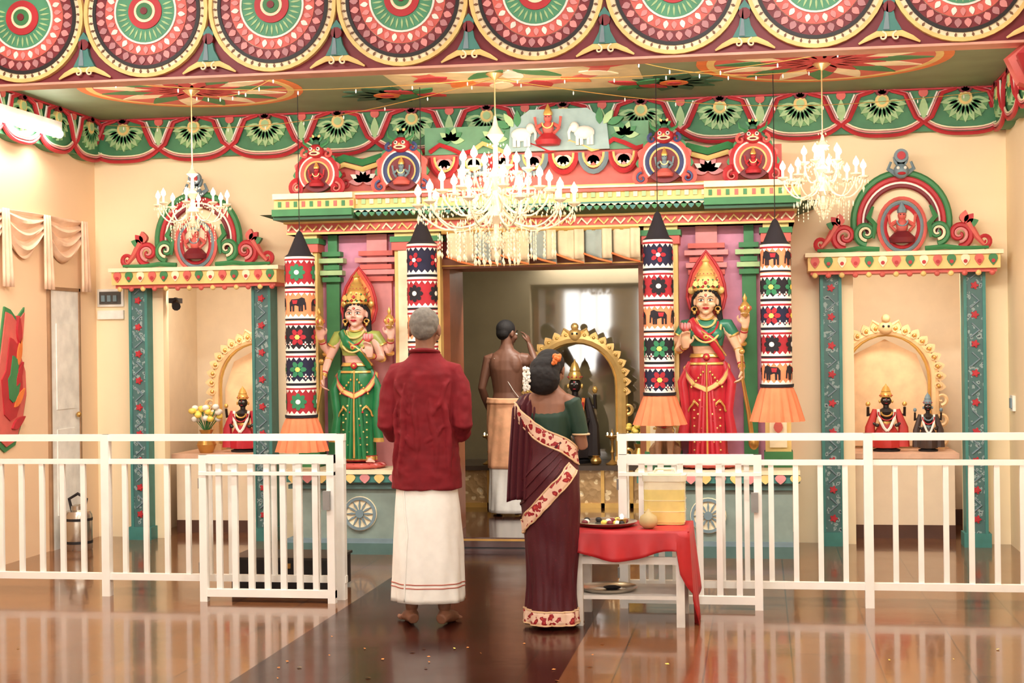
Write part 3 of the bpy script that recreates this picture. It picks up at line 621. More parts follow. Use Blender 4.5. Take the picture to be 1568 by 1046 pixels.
# ------------------------------------------------------------ chandeliers
CRY=mat('crystal',(238,220,186),rough=.1,noise=.05,emit=.06,coat=.8); CND=mat('candle_sleeve',(255,240,215),emit=.35,noise=0)  # added emission on crystal and sleeves stands in for bulb light
CGD=mat('chandelier_gold',(225,190,130),rough=.25,metal=.7)
def octa(m,p,r,h):
    x,y,z=p; m.add([(x,y,z+h),(x+r,y,z),(x,y+r,z),(x-r,y,z),(x,y-r,z),(x,y,z-h)],[(0,1,2),(0,2,3),(0,3,4),(0,4,1),(5,2,1),(5,3,2),(5,4,3),(5,1,4)],CRY)
def chandelier(x,y,ztop,zb,tiers,s,light,drops=0):
    m=MB()
    m.lathe([(.05,ZC-.001-0),(.06,ZC-.02),(.02,ZC-.05),(.006,ZC-.06)],0,0,0,CGD,16)
    m.tube([(0,0,ZC-.05),(0,0,ztop)],.005,CGD,6)
    h=ztop-zb
    m.lathe([(.001,zb),(.03*s,zb+.03*h),(.05*s,zb+.08*h),(.02*s,zb+.12*h),(.02*s,zb+.2*h),(.07*s,zb+.26*h),(.03*s,zb+.34*h),(.02*s,zb+.45*h),(.055*s,zb+.55*h),(.02*s,zb+.62*h),(.015*s,zb+.8*h),(.06*s,zb+.86*h),(.02*s,zb+.93*h),(.008,zb+h)],0,0,0,CRY,16)
    for (R,z,n,off) in tiers:
        for i in range(n):
            a=2*pi*i/n+off; c,d=cos(a),sin(a)
            P=[(.02*s,z-.02*s),(R*.3,z-.13*s),(R*.65,z-.16*s),(R*.92,z-.08*s),(R,z)]
            Q=[]
            for t in range(13):
                f=t/12*4; k=min(3,int(f)); g=f-k; p0=P[max(0,k-1)];p1=P[k];p2=P[k+1];p3=P[min(4,k+2)]
                q=[.5*((2*p1[e])+(-p0[e]+p2[e])*g+(2*p0[e]-5*p1[e]+4*p2[e]-p3[e])*g*g+(-p0[e]+3*p1[e]-3*p2[e]+p3[e])*g**3) for e in (0,1)]
                Q.append((q[0]*c,q[0]*d,q[1]))
            m.tube(Q,.007*s,CRY,6)
            px,py=R*c,R*d
            m.lathe([(.008*s,-.02*s),(.04*s,.0),(.045*s,.012*s),(.015*s,.006*s)],px,py,z,CRY,12)
            m.lathe([(.011*s,0),(.011*s,.055*s)],px,py,z+.01*s,CND,8)
            m.lathe([(.008*s,0),(.025*s,.022*s),(.022*s,.045*s),(.009*s,.066*s),(.001,.082*s)],px,py,z+.065*s,FLM,8)
            for k in range(5):
                b=2*pi*k/5; octa(m,(px+.038*s*cos(b),py+.038*s*sin(b),z-.035*s),.006*s,.02*s)
            octa(m,(px,py,z-.09*s),.011*s,.036*s)
            zt=z+.30*s
            for t in range(1,12):
                f=t/12; rr=.02*s+(R*.93)*f; zz=zt*(1-f)+z*f-.16*s*sin(pi*f)
                octa(m,(rr*c,rr*d,zz),.006*s,.010*s)
            a2=a+pi/n
            for t in range(5):
                rr=R*(.35+.1*t); octa(m,(rr*cos(a2),rr*sin(a2),z-.2*s-.03*s*sin(t*2.2)),.007*s,.026*s)
            for t in range(6): octa(m,(R*.62*c,R*.62*d,z-.2*s-t*.028*s),.005*s,.012*s)
            if drops and R>.4:
                for q,rr in enumerate((.28,.5,.75)):
                    for hlf in (0,1):
                        aa=a+hlf*pi/n
                        for t in range(drops-q):
                            octa(m,(R*rr*cos(aa),R*rr*sin(aa),z-.2*s-t*.028*s),.0045*s,.011*s)
                        octa(m,(R*rr*cos(aa),R*rr*sin(aa),z-.2*s-(drops-q)*.028*s-.012),.009*s,.024*s)
                for t in range(9):
                    f=t/8; aa=a+2*pi/n*f; octa(m,(R*.98*cos(aa),R*.98*sin(aa),z-.02-.09*sin(pi*f)),.006*s,.012*s)
    for i in range(10):
        a=i*2*pi/10
        for t in range(7):
            rr=(.11-.012*t)*s; octa(m,(rr*cos(a),rr*sin(a),zb+.16*h-t*.02*s),.007*s,.013*s)
    octa(m,(0,0,zb-.03*s),.02*s,.04*s)
    m.obj('crystal_chandelier',loc=(x,y,0),sharp=20)
    l=bpy.data.lights.new('chandelier_light','POINT'); l.energy=light; l.color=(1,.87,.68); l.shadow_soft_size=.12
    o=bpy.data.objects.new('chandelier_light',l); scene.collection.objects.link(o); o.location=(x,y,zb+h*.6)
chandelier(.15,-1.5,3.02,2.12,[(.52,2.43,10,.15),(.36,2.52,8,.3),(.22,2.66,6,0)],1.0,18,6)
chandelier(-2.03,-1.35,2.78,2.34,[(.24,2.50,8,.2)],.72,8)
chandelier(2.29,-1.35,2.84,2.34,[(.26,2.56,8,.1),(.12,2.66,5,.5)],.8,8)
m=MB()
for a,b in (((.15,-1.5),(-3.2,-3.2)),((.15,-1.5),(3.5,-3.2)),((.15,-1.5),(-3.2,-.15)),((.15,-1.5),(3.5,-.15)),((-2.03,-1.35),(-.5,-3.2)),((2.29,-1.35),(.6,-3.2))):
    P=[(a[0]+(b[0]-a[0])*t/20,a[1]+(b[1]-a[1])*t/20,3.27-.14*sin(pi*t/20)) for t in range(21)]
    m.tube(P,.0025,GOLD,4)
    for t in range(1,20,2): m.ell((P[t][0],P[t][1],P[t][2]-.02),(.005,.005,.014),WHT,5,4)
m.obj('tinsel_garland')
# ------------------------------------------------------------ railings
RW=mat('railing_white',(247,245,238),rough=.35,noise=.03)
def rail(name,x0,x1,y,step,top=1.0,posts=(),off=.05):
    m=MB(); 
    m.box(x0,x1,y-.02,y+.02,top-.04,top,RW); m.box(x0,x1,y-.015,y+.015,top-.18,top-.15,RW); m.box(x0,x1,y-.02,y+.02,.1,.14,RW)
    x=x0+off
    while x<x1-.02:
        m.box(x-.015,x+.015,y-.012,y+.012,.12,top-.16,RW); x+=step
    for p in posts: m.box(p-.025,p+.025,y-.027,y+.027,0,top,RW)
    return m.obj(name)
rail('metal_railing',XL+.02,-.57,-2.7,.135,.985,(-2.08,-.6)); rail('metal_railing',1.05,XR-.02,-2.7,.137,.98,(1.08,2.46))
def gate(name,x0,x1,y,n):
    m=MB(); t=.87
    m.box(x0,x1,y-.02,y+.02,t-.05,t,RW); m.box(x0,x1,y-.02,y+.02,.03,.075,RW)
    for i in range(n+1):
        x=x0+.02+(x1-x0-.04)*i/n; m.box(x-.017,x+.017,y-.014,y+.014,.05,t-.02,RW)
    m.box(x0,x0+.045,y-.022,y+.022,0,t,RW); m.box(x1-.045,x1,y-.022,y+.022,0,t,RW); m.box(x1-.06,x1-.02,y-.05,y-.02,.55,.66,mat('latch_grey',(150,150,148),metal=.6)); m.box(x0,x1,y-.025,y+.015,t-.12,t-.1,RW)
    for z in (.2,.7): m.lathe([(.014,-.03),(.014,.03)],x0,y,z,mat('latch_grey',(150,150,148)),8)
    m.obj(name)
gate('metal_gate',-1.43,-.6,-2.83,8); gate('metal_gate',1.07,1.87,-2.83,7)
m=MB(); m.box(-1.36,-.70,-2.5,-2.15,.02,.2,BLK); m.box(-1.37,-.69,-2.51,-2.14,.2,.215,mat('box_lid_black',(40,36,36),rough=.35)); m.box(-1.3,-1.25,-2.48,-2.2,0,.02,BLK); m.box(-.79,-.74,-2.48,-2.2,0,.02,BLK); m.box(-1.04,-.98,-2.515,-2.5,.15,.18,BRASS)
m.obj('black_storage_box')
# ------------------------------------------------------------ left wall things
m=MB(); DW=mat('door_white',(238,234,225)); DF=mat('door_frame_tan',(160,120,85))
m.box(XL+.002,XL+.016,-.83,-.36,0,1.95,DW); m.box(XL+.002,XL+.025,-.855,-.83,0,1.975,DF); m.box(XL+.002,XL+.025,-.36,-.335,0,1.975,DF); m.box(XL+.002,XL+.025,-.855,-.335,1.95,1.975,DF)
for z in (.25,1.05): m.box(XL+.016,XL+.022,-.74,-.45,z,z+.65,WHT)
m.ell((XL+.045,-.43,1.0),.022,BRASS,8,6); m.obj('door_1')
m=MB(); SWG=mat('curtain_pale_peach',(250,206,172),rough=.8)
def sw(u,v):
    y=-.3-u*2.5; d=.2*abs(sin(u*pi*4)); return (XL+.03+.02*sin(v*22+u*8),y,2.5-v*(.12+d*1.1))
m.grid(sw,64,16,SWG)
for k in range(5):
    def tl(u,v,k=k): return (XL+.05+.015*sin(u*14),-.3-k*.62-.06+u*.14*(.6+.4*v),2.5-v*.55)
    m.grid(tl,12,6,SWG)
m.obj('curtain_swag',solid=.004)
m=MB(); m.T=Matrix.Translation((XL+.001,-1.40,0))@Matrix.Rotation(pi/2,4,'Z')
leaf=lambda s:[(s*x,1.30+s*(z)*.95) for x,z in ((-.25,-.42),(-.12,-.5),(.02,-.46),(.12,-.3),(.18,-.12),(.17,.05),(.1,.18),(.14,.3),(.17,.5),(.06,.42),(-.02,.48),(-.1,.5),(-.15,.3),(-.2,.1),(-.3,.0))]
m.prism(leaf(1.08),-.012,0,GRN); m.prism(leaf(1.0),-.02,0,SAL); m.prism(leaf(.62),-.028,0,RED); m.prism(leaf(.35),-.034,0,GRN)
for k in range(5): m.petal(-.05+.03*k,.95+k*.15,.4+.3*k,0,.2,.06,-.036,0,(RED,ORG)[k%2],5)
m.obj('wall_leaf_relief')
TUB=mat('tube_glow',(255,248,235),emit=9,noise=0)
def tube_or_fill(x,y,z,rot,w=1.2,power=20,tilt=0,col=(1,.95,.86)):  # tube shape shared by the niche tubes and the added fill lamps
    e=empty('tube_or_fill_light',(x,y,z),rot)
    m=MB(); m.box(-w/2,w/2,-.03,.03,.0,.05,WHT); m.tube([(-w/2+.03,0,-.02),(w/2-.03,0,-.02)],.014,TUB,8); m.box(-w/2,-w/2+.03,-.02,.02,-.04,0,WHT); m.box(w/2-.03,w/2,-.02,.02,-.04,0,WHT)
    m.obj('fixture',parent=e)
    l=bpy.data.lights.new('lamp','AREA'); l.shape='RECTANGLE'; l.size=w; l.size_y=.12; l.energy=power; l.color=col
    o=bpy.data.objects.new('lamp',l); scene.collection.objects.link(o); o.parent=e; o.location=(0,0,-.05); o.rotation_euler=(tilt,0,0)
for x in (-2.4,-.9,.6,2.1,3.1): tube_or_fill(x,-3.3,3.2,0,1.2,38,math.radians(40))  # added fill lamps, hidden behind the beam, brighten the shrine bay
for y,p in ((-5.4,36),(-8.5,50),(-11.5,40)):
    for x in (-1.6,1.9): tube_or_fill(x,y,3.62,0,1.2,p,math.radians(25),(1,.96,.90))  # added fill lamps out of view, lighting the scene from the front
tube_or_fill(-2.42,.2,2.15,0,.6,7,math.radians(20)); tube_or_fill(2.88,.2,2.15,0,.6,8,math.radians(20))
tube_or_fill(.3,.25,2.42,0,1.2,32,math.radians(20))  # added fill lamp to lighten the sanctum interior and priest
e=empty('tube_or_fill_light',(XL+.16,-1.55,3.12),pi/2)
m=MB(); m.box(-.6,.6,-.03,.1,0,.06,WHT); m.tube([(-.58,-.02,-.03),(.58,-.02,-.03)],.03,mat('tube_glow_hot',(255,250,240),emit=20,noise=0),10); m.obj('fixture',parent=e)
l=bpy.data.lights.new('lamp','AREA'); l.shape='RECTANGLE'; l.size=1.1; l.size_y=.1; l.energy=6; l.color=(1,.93,.85)
o=bpy.data.objects.new('lamp',l); scene.collection.objects.link(o); o.parent=e; o.location=(0,-.02,-.07)
m=MB(); m.box(-3.34,-3.16,-.03,0,1.86,1.96,mat('switch_dark',(80,75,70))); m.box(-3.36,-3.14,-.02,0,1.84,1.98,WHT); m.box(-3.36,-3.14,-.025,0,1.74,1.81,WHT)
for i in range(3): m.box(-3.32+i*.05,-3.29+i*.05,-.04,-.03,1.88,1.93,GBL)
m.obj('switch_board')
m=MB(); m.box(XR-.02,XR,-.28,-.16,.98,1.09,WHT); m.box(XR-.03,XR-.02,-.25,-.19,1.0,1.07,GBL); m.obj('switch_plate')
m=MB(); m.box(-2.76,-2.70,-.02,.12,1.86,1.9,BLK); m.tube([(-2.73,.05,1.88),(-2.68,-.06,1.83)],[.03,.035],BLK,10); m.obj('security_camera')
m=MB(); ST=mat('steel',(190,180,165),rough=.25,metal=.9)
m.lathe([(.1,0),(.105,.01),(.105,.26),(.09,.29),(.05,.3),(.05,.33),(.02,.34)],0,0,0,ST,24); m.tube([(-.05,0,.3),(-.07,0,.38),(0,0,.42),(.07,0,.38),(.05,0,.3)],.012,BLK,8); m.lathe([(.107,.05),(.107,.07)],0,0,0,BLK,24); m.lathe([(.107,.22),(.107,.24)],0,0,0,BLK,24)
m.obj('steel_canister',loc=(-3.2,-.75,0))
m=MB(); cx,cy=3.42,-3.55
m.lathe([(.1,0),(.1,2.6),(.13,2.62),(.11,2.66),(.16,2.7),(.12,2.74),(.16,2.76)],cx,cy,0,YEL,20)
for k in range(12):
    a=2*pi*k/12; m.tube([(cx+.12*cos(a),cy+.12*sin(a),2.74),(cx+.24*cos(a),cy+.24*sin(a),2.80),(cx+.28*cos(a),cy+.28*sin(a),2.88),(cx+.2*cos(a),cy+.2*sin(a),2.94)],[.03,.05,.055,.05],(SAL,RED)[k%2],8)
    m.ell((cx+.2*cos(a),cy+.2*sin(a),2.70),.04,YEL,8,6)
m.obj('column_capital')
# ------------------------------------------------------------ table
m=MB(); RC=mat('cloth_red_satin',(190,26,34),rough=.5)
tx0,tx1,ty0,ty1,tz=.87,1.47,-3.4,-2.93,.5
PW=mat('plastic_white',(225,220,212),rough=.4)
m.box(tx0,tx1,ty0,ty1,tz-.03,tz,PW); m.box(tx0+.03,tx1-.03,ty0+.03,ty1-.03,.14,.16,PW)
for x in (tx0+.03,tx1-.03):
    for y in (ty0+.03,ty1-.03): m.box(x-.022,x+.022,y-.022,y+.022,0,tz-.03,PW)
for x in (tx0+.03,tx1-.03): m.box(x-.012,x+.012,ty0+.03,ty1-.03,.3,.33,PW)
m.box(tx0,tx1,ty0+.01,ty0+.03,.33,.37,PW)
tb=empty('side_table'); m.obj('table_frame',parent=tb)
m=MB()
def cl(u,v):
    P=[(tx0-.01,ty1),(tx0-.01,ty0-.01),(tx1+.02,ty0-.01),(tx1+.02,ty1)]
    ls=[.48,.62,.48]; t=u*sum(ls); i=0
    while i<2 and t>ls[i]: t-=ls[i]; i+=1
    f=min(1,t/ls[i]); x=P[i][0]*(1-f)+P[i+1][0]*f; y=P[i][1]*(1-f)+P[i+1][1]*f
    drop=.13+.03*sin(u*17)
    if u>.66: drop=.2+.32*min(1,(u-.66)/.1)-.2*max(0,(u-.85))/.15
    nx,ny=((-1,0),(0,-1),(1,0))[i]; w=.014*sin(u*60)*v
    return (x+nx*(w+.03*v),y+ny*(w+.02*v),tz+.008-drop*v)
m.grid(cl,90,8,RC); m.grid(lambda u,v:(tx0-.01+u*(tx1-tx0+.03),ty0-.01+v*(ty1-ty0+.01),tz+.008+.003*sin(u*13)*sin(v*9)),20,12,RC)
m.obj('red_tablecloth',parent=tb,solid=.003)
def tray(r):
    m=MB(); m.lathe([(.001,0),(r*.85,0),(r*.95,.012),(r,.02),(r*.97,.022),(r*.84,.006),(.001,.005)],0,0,0,ST,32)
    return m
m=tray(.17); rnd=random.Random(5)
for i in range(14): m.ell((.12*(rnd.random()-.5)*1.9,.12*(rnd.random()-.5)*1.6,.018),(.018,.018,.014),(DRED,BLK,FY,WHT)[i%4],8,6)
m.lathe([(.02,.01),(.026,.035),(.03,.04)],.09,-.05,0,BRASS,10); m.ell((.09,-.05,.05),(.01,.01,.016),FLM,6,5); m.obj('offering_tray',loc=(1.03,-3.18,tz+.014))
m=tray(.16); m.ell((.02,0,.015),(.05,.03,.012),BLK,8,6); m.obj('steel_plate',loc=(1.04,-3.2,.162))
m=MB(); m.lathe([(.03,0),(.055,.02),(.06,.045),(.05,.075),(.02,.095),(.008,.12)],0,0,0,mat('coconut',(190,165,112)),14); m.obj('coconut',loc=(1.27,-3.31,tz+.014),scale=.85)
m=MB(); YP=mat('container_yellow',(230,210,122),rough=.2,coat=.6); YQ=mat('container_pale_upper',(232,224,190),rough=.2,coat=.6)
LD=mat('container_lid',(222,216,190),rough=.3)
def rbox(x,y,z0,z1,k,mt):
    pts=[]
    for (sx,sy) in ((1,-1),(1,1),(-1,1),(-1,-1)):
        for q in range(4):
            a=math.atan2(sy,sx)-pi/4+q*pi/6
            pts.append((sx*(x-k)+k*cos(a),sy*(y-k)+k*sin(a)))
    n=len(pts); m.add([(a,b,z0) for a,b in pts]+[(a,b,z1) for a,b in pts],[tuple(range(n-1,-1,-1)),tuple(range(n,2*n))]+[(i,(i+1)%n,n+(i+1)%n,n+i) for i in range(n)],mt)
rbox(.108,.085,0,.012,.03,YP); rbox(.112,.09,.012,.19,.03,YP); rbox(.112,.09,.19,.235,.03,YQ); rbox(.118,.095,.235,.268,.03,LD); rbox(.09,.07,.268,.276,.03,LD)
for z in (.07,.13): rbox(.114,.092,z,z+.003,.03,YQ)
m.tube([(-.06,0,.27),(-.05,0,.297),(.05,0,.297),(.06,0,.27)],.008,LD,6)
m.obj('storage_container',loc=(1.345,-3.08,tz+.014))
m=MB(); rnd=random.Random(11)
for i in range(46):
    x=-.5+rnd.random()*1.6 if i%3 else -3+rnd.random()*6; y=-5.5+rnd.random()*1.7
    r=.008+.01*rnd.random(); a=rnd.random()*6
    m.add([(x+r*cos(a),y+r*sin(a),.004),(x-r*.5*sin(a),y+r*.5*cos(a),.007),(x-r*cos(a),y-r*sin(a),.004),(x+r*.5*sin(a),y-r*.5*cos(a),.003)],[(0,1,2,3)],(FY,mat('petal_orange',(200,120,40)),mat('petal_orange',(200,120,40)))[i%3])
m.obj('flower_petals')
# ------------------------------------------------------------ people
def hand(m,w,d,nrm,side,skin,s=1,curl=.5):
    w=Vector(w); d=Vector(d).normalized(); nrm=Vector(nrm); nrm=(nrm-d*nrm.dot(d)).normalized(); sd=d.cross(nrm); 
    if sd.dot(Vector(side))<0: sd=-sd
    m.tube([w-d*.02*s,w+d*.03*s,w+d*.07*s,w+d*.088*s],[.026*s,.036*s,.038*s,.03*s],skin,10,.5,up=nrm)
    for i,(o,l) in enumerate(((.028,.072),(.01,.08),(-.009,.074),(-.027,.058))):
        p=w+d*.078*s+sd*o*s; P=[p-d*.02*s,p]; dd=d.copy(); a=curl
        for k in range(3):
            dd=(dd*cos(a)+nrm*sin(a)); dd.normalize(); P.append(P[-1]+dd*l*s*(.42,.32,.26)[k])
        m.tube(P,[.0095*s,.0095*s,.009*s,.0085*s,.0065*s],skin,7)
    p=w+d*.022*s+sd*.022*s
    m.tube([p,p+sd*.025*s+d*.02*s+nrm*.008*s,p+sd*.034*s+d*.048*s+nrm*.018*s,p+sd*.028*s+d*.07*s+nrm*.026*s],[.013*s,.0115*s,.010*s,.007*s],skin,7)
def foot(m,an,dirn,skin,s=1):
    an=Vector(an); d=Vector(dirn).normalized(); sd=Vector((d.y,-d.x,0))
    m.tube([an-d*.045*s+Vector((0,0,-.05*s)),an+Vector((0,0,-.035*s)),an+d*.07*s+Vector((0,0,-.048*s)),an+d*.13*s+Vector((0,0,-.06*s))],[.03*s,.04*s,.036*s,.028*s],skin,10,1,up=(0,0,1))
    for i in range(5):
        o=(i-2)*.016*s; l=(.05,.045,.04,.034,.028)[i]*s
        p=an+d*.12*s+sd*o+Vector((0,0,-.066*s)); m.tube([p,p+d*l],[.012*s,.009*s] if i else [.016*s,.013*s],skin,7)
def headgeo(m,c,s,skin,R):
    T0=m.T.copy(); m.T=T0@Matrix.Translation(c)@R
    m.ell((0,.012*s,.022*s),(.074*s,.092*s,.088*s),skin,20,14); m.ell((0,-.022*s,-.03*s),(.058*s,.068*s,.078*s),skin,18,12)
    m.ell((0,-.06*s,-.09*s),(.026*s,.026*s,.022*s),skin,10,8)
    m.tube([(0,-.085*s,.02*s),(0,-.1*s,-.01*s),(0,-.108*s,-.028*s)],[.009*s,.013*s,.015*s],skin,8); 
    for sg in (-1,1):
        m.ell((sg*.012*s,-.096*s,-.03*s),.009*s,skin,8,6); m.ell((sg*.078*s,.012*s,-.008*s),(.01*s,.02*s,.033*s),skin,10,8); m.ell((sg*.042*s,-.055*s,-.03*s),(.026*s,.028*s,.026*s),skin,10,8)
    m.T=T0
def facepaint(m,c,s,R,lip,iris=BLK,big=1.0):
    T0=m.T.copy(); m.T=T0@Matrix.Translation(c)@R
    LP=mat('lips_'+str(lip),lip)
    for sg in (-1,1):
        m.ell((sg*.030*s,-.081*s,.004*s),(.0165*s*big,.009*s,.0085*s*big),WHT,12,8); m.ell((sg*.030*s,-.088*s,.004*s),(.007*s,.004*s,.0075*s*big),iris,8,6)
        m.tube([(sg*.012*s,-.092*s,.010*s),(sg*.03*s,-.0925*s,.0165*s*big),(sg*.05*s,-.08*s,.008*s)],.0022*s,BLK,5)
        m.tube([(sg*.013*s,-.094*s,.027*s),(sg*.032*s,-.094*s,.036*s),(sg*.055*s,-.076*s,.027*s)],[.003*s,.0035*s,.0015*s],BLK,6)
    m.tube([(-.024*s,-.087*s,-.056*s),(-.008*s,-.099*s,-.053*s),(0,-.0985*s,-.055*s),(.008*s,-.099*s,-.053*s),(.024*s,-.087*s,-.056*s)],[.002*s,.0055*s,.004*s,.0055*s,.002*s],LP,6)
    m.tube([(-.02*s,-.087*s,-.059*s),(0,-.097*s,-.064*s),(.02*s,-.087*s,-.059*s)],[.002*s,.0065*s,.002*s],LP,6)
    m.T=T0
def oval(m,rings,skin,n=22):
    vs=[];fs=[]
    for (cx,cy,cz,rx,ry) in rings:
        for i in range(n):
            a=2*pi*i/n; vs.append((cx+rx*cos(a),cy+ry*sin(a),cz))
    k=len(rings)
    for j in range(k-1):
        for i in range(n): fs.append((j*n+i,j*n+(i+1)%n,(j+1)*n+(i+1)%n,(j+1)*n+i))
    fs.append(tuple(range(n-1,-1,-1))); fs.append(tuple((k-1)*n+i for i in range(n)))
    m.add(vs,fs,skin)
def body(skin,arms,head,R,legs=None,fem=False,hs=1.0,legdir=((.35,-1,0),(-.35,-1,0)),handscale=1,slim=1.0):
    m=MB(); w=.9 if fem else 1
    T=[(0,0,.84,.13,.10),(0,.005,.92,.158,.11),(0,0,1.0,.145*w,.1),(0,0,1.08,.125*w,.09),(0,0,1.18,.14*w,.1),(0,0,1.28,.16*w,.11),(0,0,1.36,.165*w,.1),(0,.005,1.42,.13*w,.075),(0,.01,1.46,.07,.055),(0,.005,1.5,.052,.052)]
    T=[(a,b,c-(1-slim)*.18*(1.2<c<1.45),d*(slim if c<1.47 else 1),e*(slim if c<1.47 else 1)) for a,b,c,d,e in T]
    oval(m,T,skin)
    if fem:
        for sg in (-1,1): m.ell((sg*.07,-.085,1.27),(.06,.055,.06),skin,14,10)
    elif slim==1:
        for sg in (-1,1): m.ell((sg*.07,.05,1.32),(.075,.05,.10),skin,14,10); m.ell((sg*.07,-.075,1.31),(.065,.035,.05),skin,12,8)
    hc=Vector(head); m.tube([(0,.01,1.42),(0,.008,1.5),tuple(hc+Vector((0,.02,-.03)))],[.066,.050,.052],skin,12)
    headgeo(m,hc,hs,skin,R)
    legs=legs or [((sg*.085,0,.9),(sg*.09,-.02,.48),(sg*.09,.01,.085)) for sg in (1,-1)]
    for (h,k,a),dd in zip(legs,legdir):
        h,k,a=map(Vector,(h,k,a))
        m.tube([h,h*.5+k*.5,k,k*.65+a*.35,a],[.088,.075,.054,.054,.034],skin,14); foot(m,a,dd,skin)
    for (s_,e,w_,hd,pn,ts,cu) in arms:
        s_,e,w_=map(Vector,(s_,e,w_))
        if slim==1: m.ell(tuple(s_*.97+Vector((0,0,.012))),(.056,.052,.058),skin,14,10)
        m.tube([s_*.8+Vector((0,0,1.38))*.2,s_,s_*.5+e*.5,e,e*.6+w_*.4,w_],[.05*slim,.052*slim**2,.044*slim,.036*slim,.036*slim,.024],skin,12)
        hand(m,w_,hd,pn,ts,skin,handscale,cu)
    return m
def cloth(surf,z0,z1,nz,nt,mt,m=None):
    m=m or MB()
    m.grid(lambda u,v: surf(u*2*pi,z0+(z1-z0)*v),nt,nz,mt)
    return m
def interp(tab,z):
    if z<=tab[0][0]: return tab[0][1:]
    for a,b in zip(tab,tab[1:]):
        if z<=b[0]:
            t=(z-a[0])/(b[0]-a[0]); t=t*t*(3-2*t)*.5+t*.5
            return tuple(p+(q-p)*t for p,q in zip(a[1:],b[1:]))
    return tab[-1][1:]
def mksurf(tab,fold=lambda a,z:0):
    def f(a,z):
        cx,cy,rx,ry=interp(tab,z); k=1+fold(a,z); return (cx+rx*k*cos(a),cy+ry*k*sin(a),z)
    return f
def ribbon(m,surf,path,w,mt,off=.005,n=40,edge=None):
    def P(t):
        f=t*(len(path)-1); k=min(len(path)-2,int(f)); g=f-k
        return path[k][0]+(path[k+1][0]-path[k][0])*g, path[k][1]+(path[k+1][1]-path[k][1])*g
    def pt(t,s):
        a,z=P(t); a2,z2=P(min(1,t+.01)); a1,z1=P(max(0,t-.01))
        p=Vector(surf(a,z)); d=(Vector(surf(a2,z2))-Vector(surf(a1,z1))).normalized()
        e=.01; q=Vector(surf(a+e,z))-p; r=Vector(surf(a,z+e))-p; nn=q.cross(r).normalized()
        if nn.dot(Vector((cos(a),sin(a),0)))<0: nn=-nn
        b=nn.cross(d).normalized(); return tuple(p+nn*off+b*s*w)
    m.grid(lambda u,v: pt(u,v-.5),n,4,mt)
    if edge:
        for s in (-.5,.5): m.tube([pt(i/n,s) for i in range(n+1)],.004,edge,5)
SKB=mat('skin_brown',(140,92,68),rough=.55,noise=.06); SKD=mat('skin_dark',(112,72,54),rough=.5,noise=.08)
man=empty('man_in_red_shirt',(.085,-3.42,0),pi)
I=Matrix.Identity(4)
arms=[((sg*.155,0,1.345),(sg*.195,.03,1.07),(sg*.05,-.24,1.10),(-sg*.45,-.8,.45),(-sg*1,0,0),(0,0,1),.25) for sg in (1,-1)]
b=body(SKB,arms,(0,-.01,1.59),Matrix.Rotation(.1,4,'X'),legdir=((.5,-1,0),(-.25,-1,0)),hs=1.03,slim=.84); b.obj('body',man,voxel=.006,smooth=3)
m=MB(); facepaint(m,(0,-.01,1.59),1.03,Matrix.Rotation(.1,4,'X'),(150,80,70)); m.obj('face',man)
HG=mat('hair_grey',(116,110,102),rough=.95,noise=.22,scale=45,bump=.15)
m=MB(); m.ell((0,.014,1.624),(.081,.092,.088),HG,24,16); m.ell((0,.048,1.598),(.068,.058,.066),HG,18,12); m.obj('hair',man,voxel=.005,smooth=3,disp=.008,dscale=.03)
SH=mat('shirt_red',(128,6,22),rough=.85,noise=.12,scale=14,bump=.15)
m=MB()
oval(m,[(0,.0,.735,.190,.14),(0,0,.85,.182,.136),(0,0,1.0,.172,.128),(0,0,1.15,.174,.125),(0,0,1.28,.184,.125),(0,0,1.35,.18,.118),(0,.005,1.395,.15,.098),(0,.01,1.435,.098,.08),(0,.012,1.465,.072,.068)],SH,32)
for sg in (1,-1):
    m.tube([(sg*.09,.005,1.375),(sg*.15,0,1.358),(sg*.182,.005,1.29),(sg*.195,.02,1.2),(sg*.205,.03,1.08),(sg*.19,-.02,1.035),(sg*.12,-.14,1.065),(sg*.08,-.2,1.085)],[.052,.06,.06,.057,.055,.053,.045,.04],SH,14)
for (ax,z1_,bx_,z2_,w_) in ((-.12,1.3,-.15,.78,.016),(-.05,1.22,-.09,.76,.014),(.03,1.25,.02,.78,.014),(.09,1.3,.12,.77,.017),(.14,1.2,.16,.8,.014),(-.15,1.32,-.06,1.12,.012),(.15,1.32,.06,1.14,.012),(-.13,1.08,-.02,.98,.011),(.13,1.06,.03,.95,.011)):
    P=[]
    for t in range(7):
        f=t/6; x=ax+(bx_-ax)*f+.008*sin(f*9); z=z1_+(z2_-z1_)*f
        P.append((x,.130*math.sqrt(max(.05,1-(x/.19)**2))-.003,z))
    m.tube(P,[.003,w_*.7,w_,w_,w_,w_*.8,.005],SH,8)
m.obj('shirt',man,voxel=.006,smooth=2,disp=.016,dscale=.07,mid=.35)
m=MB(); m.tube([(.068*cos(a*pi/12),.012+.068*sin(a*pi/12),1.468+.012*sin(a*pi/12)) for a in range(25)],.012,SH,8,1.6); m.obj('collar',man)
MW=mat('mundu_white',(249,247,240),rough=.85,noise=.03,scale=20,bump=.1)
st=[(.13,0,-.01,.2,.15),(.35,0,-.005,.193,.15),(.6,0,0,.178,.135),(.74,0,0,.165,.12),(.8,0,0,.155,.108)]
fd=lambda a,z:(.04*sin(a*5+z*5+1)+.022*sin(a*11-z*9)+.012*sin(a*17+z*14))*(1-(z-.13)/.75)
sf=mksurf(st,fd); m=cloth(sf,.13,.82,30,96,MW)
MBD=mat('mundu_border',(195,110,95),rough=.8)
for z in (.212,.232): ribbon(m,sf,[(0,z),(2*pi,z)],.006,MBD,.002,110)
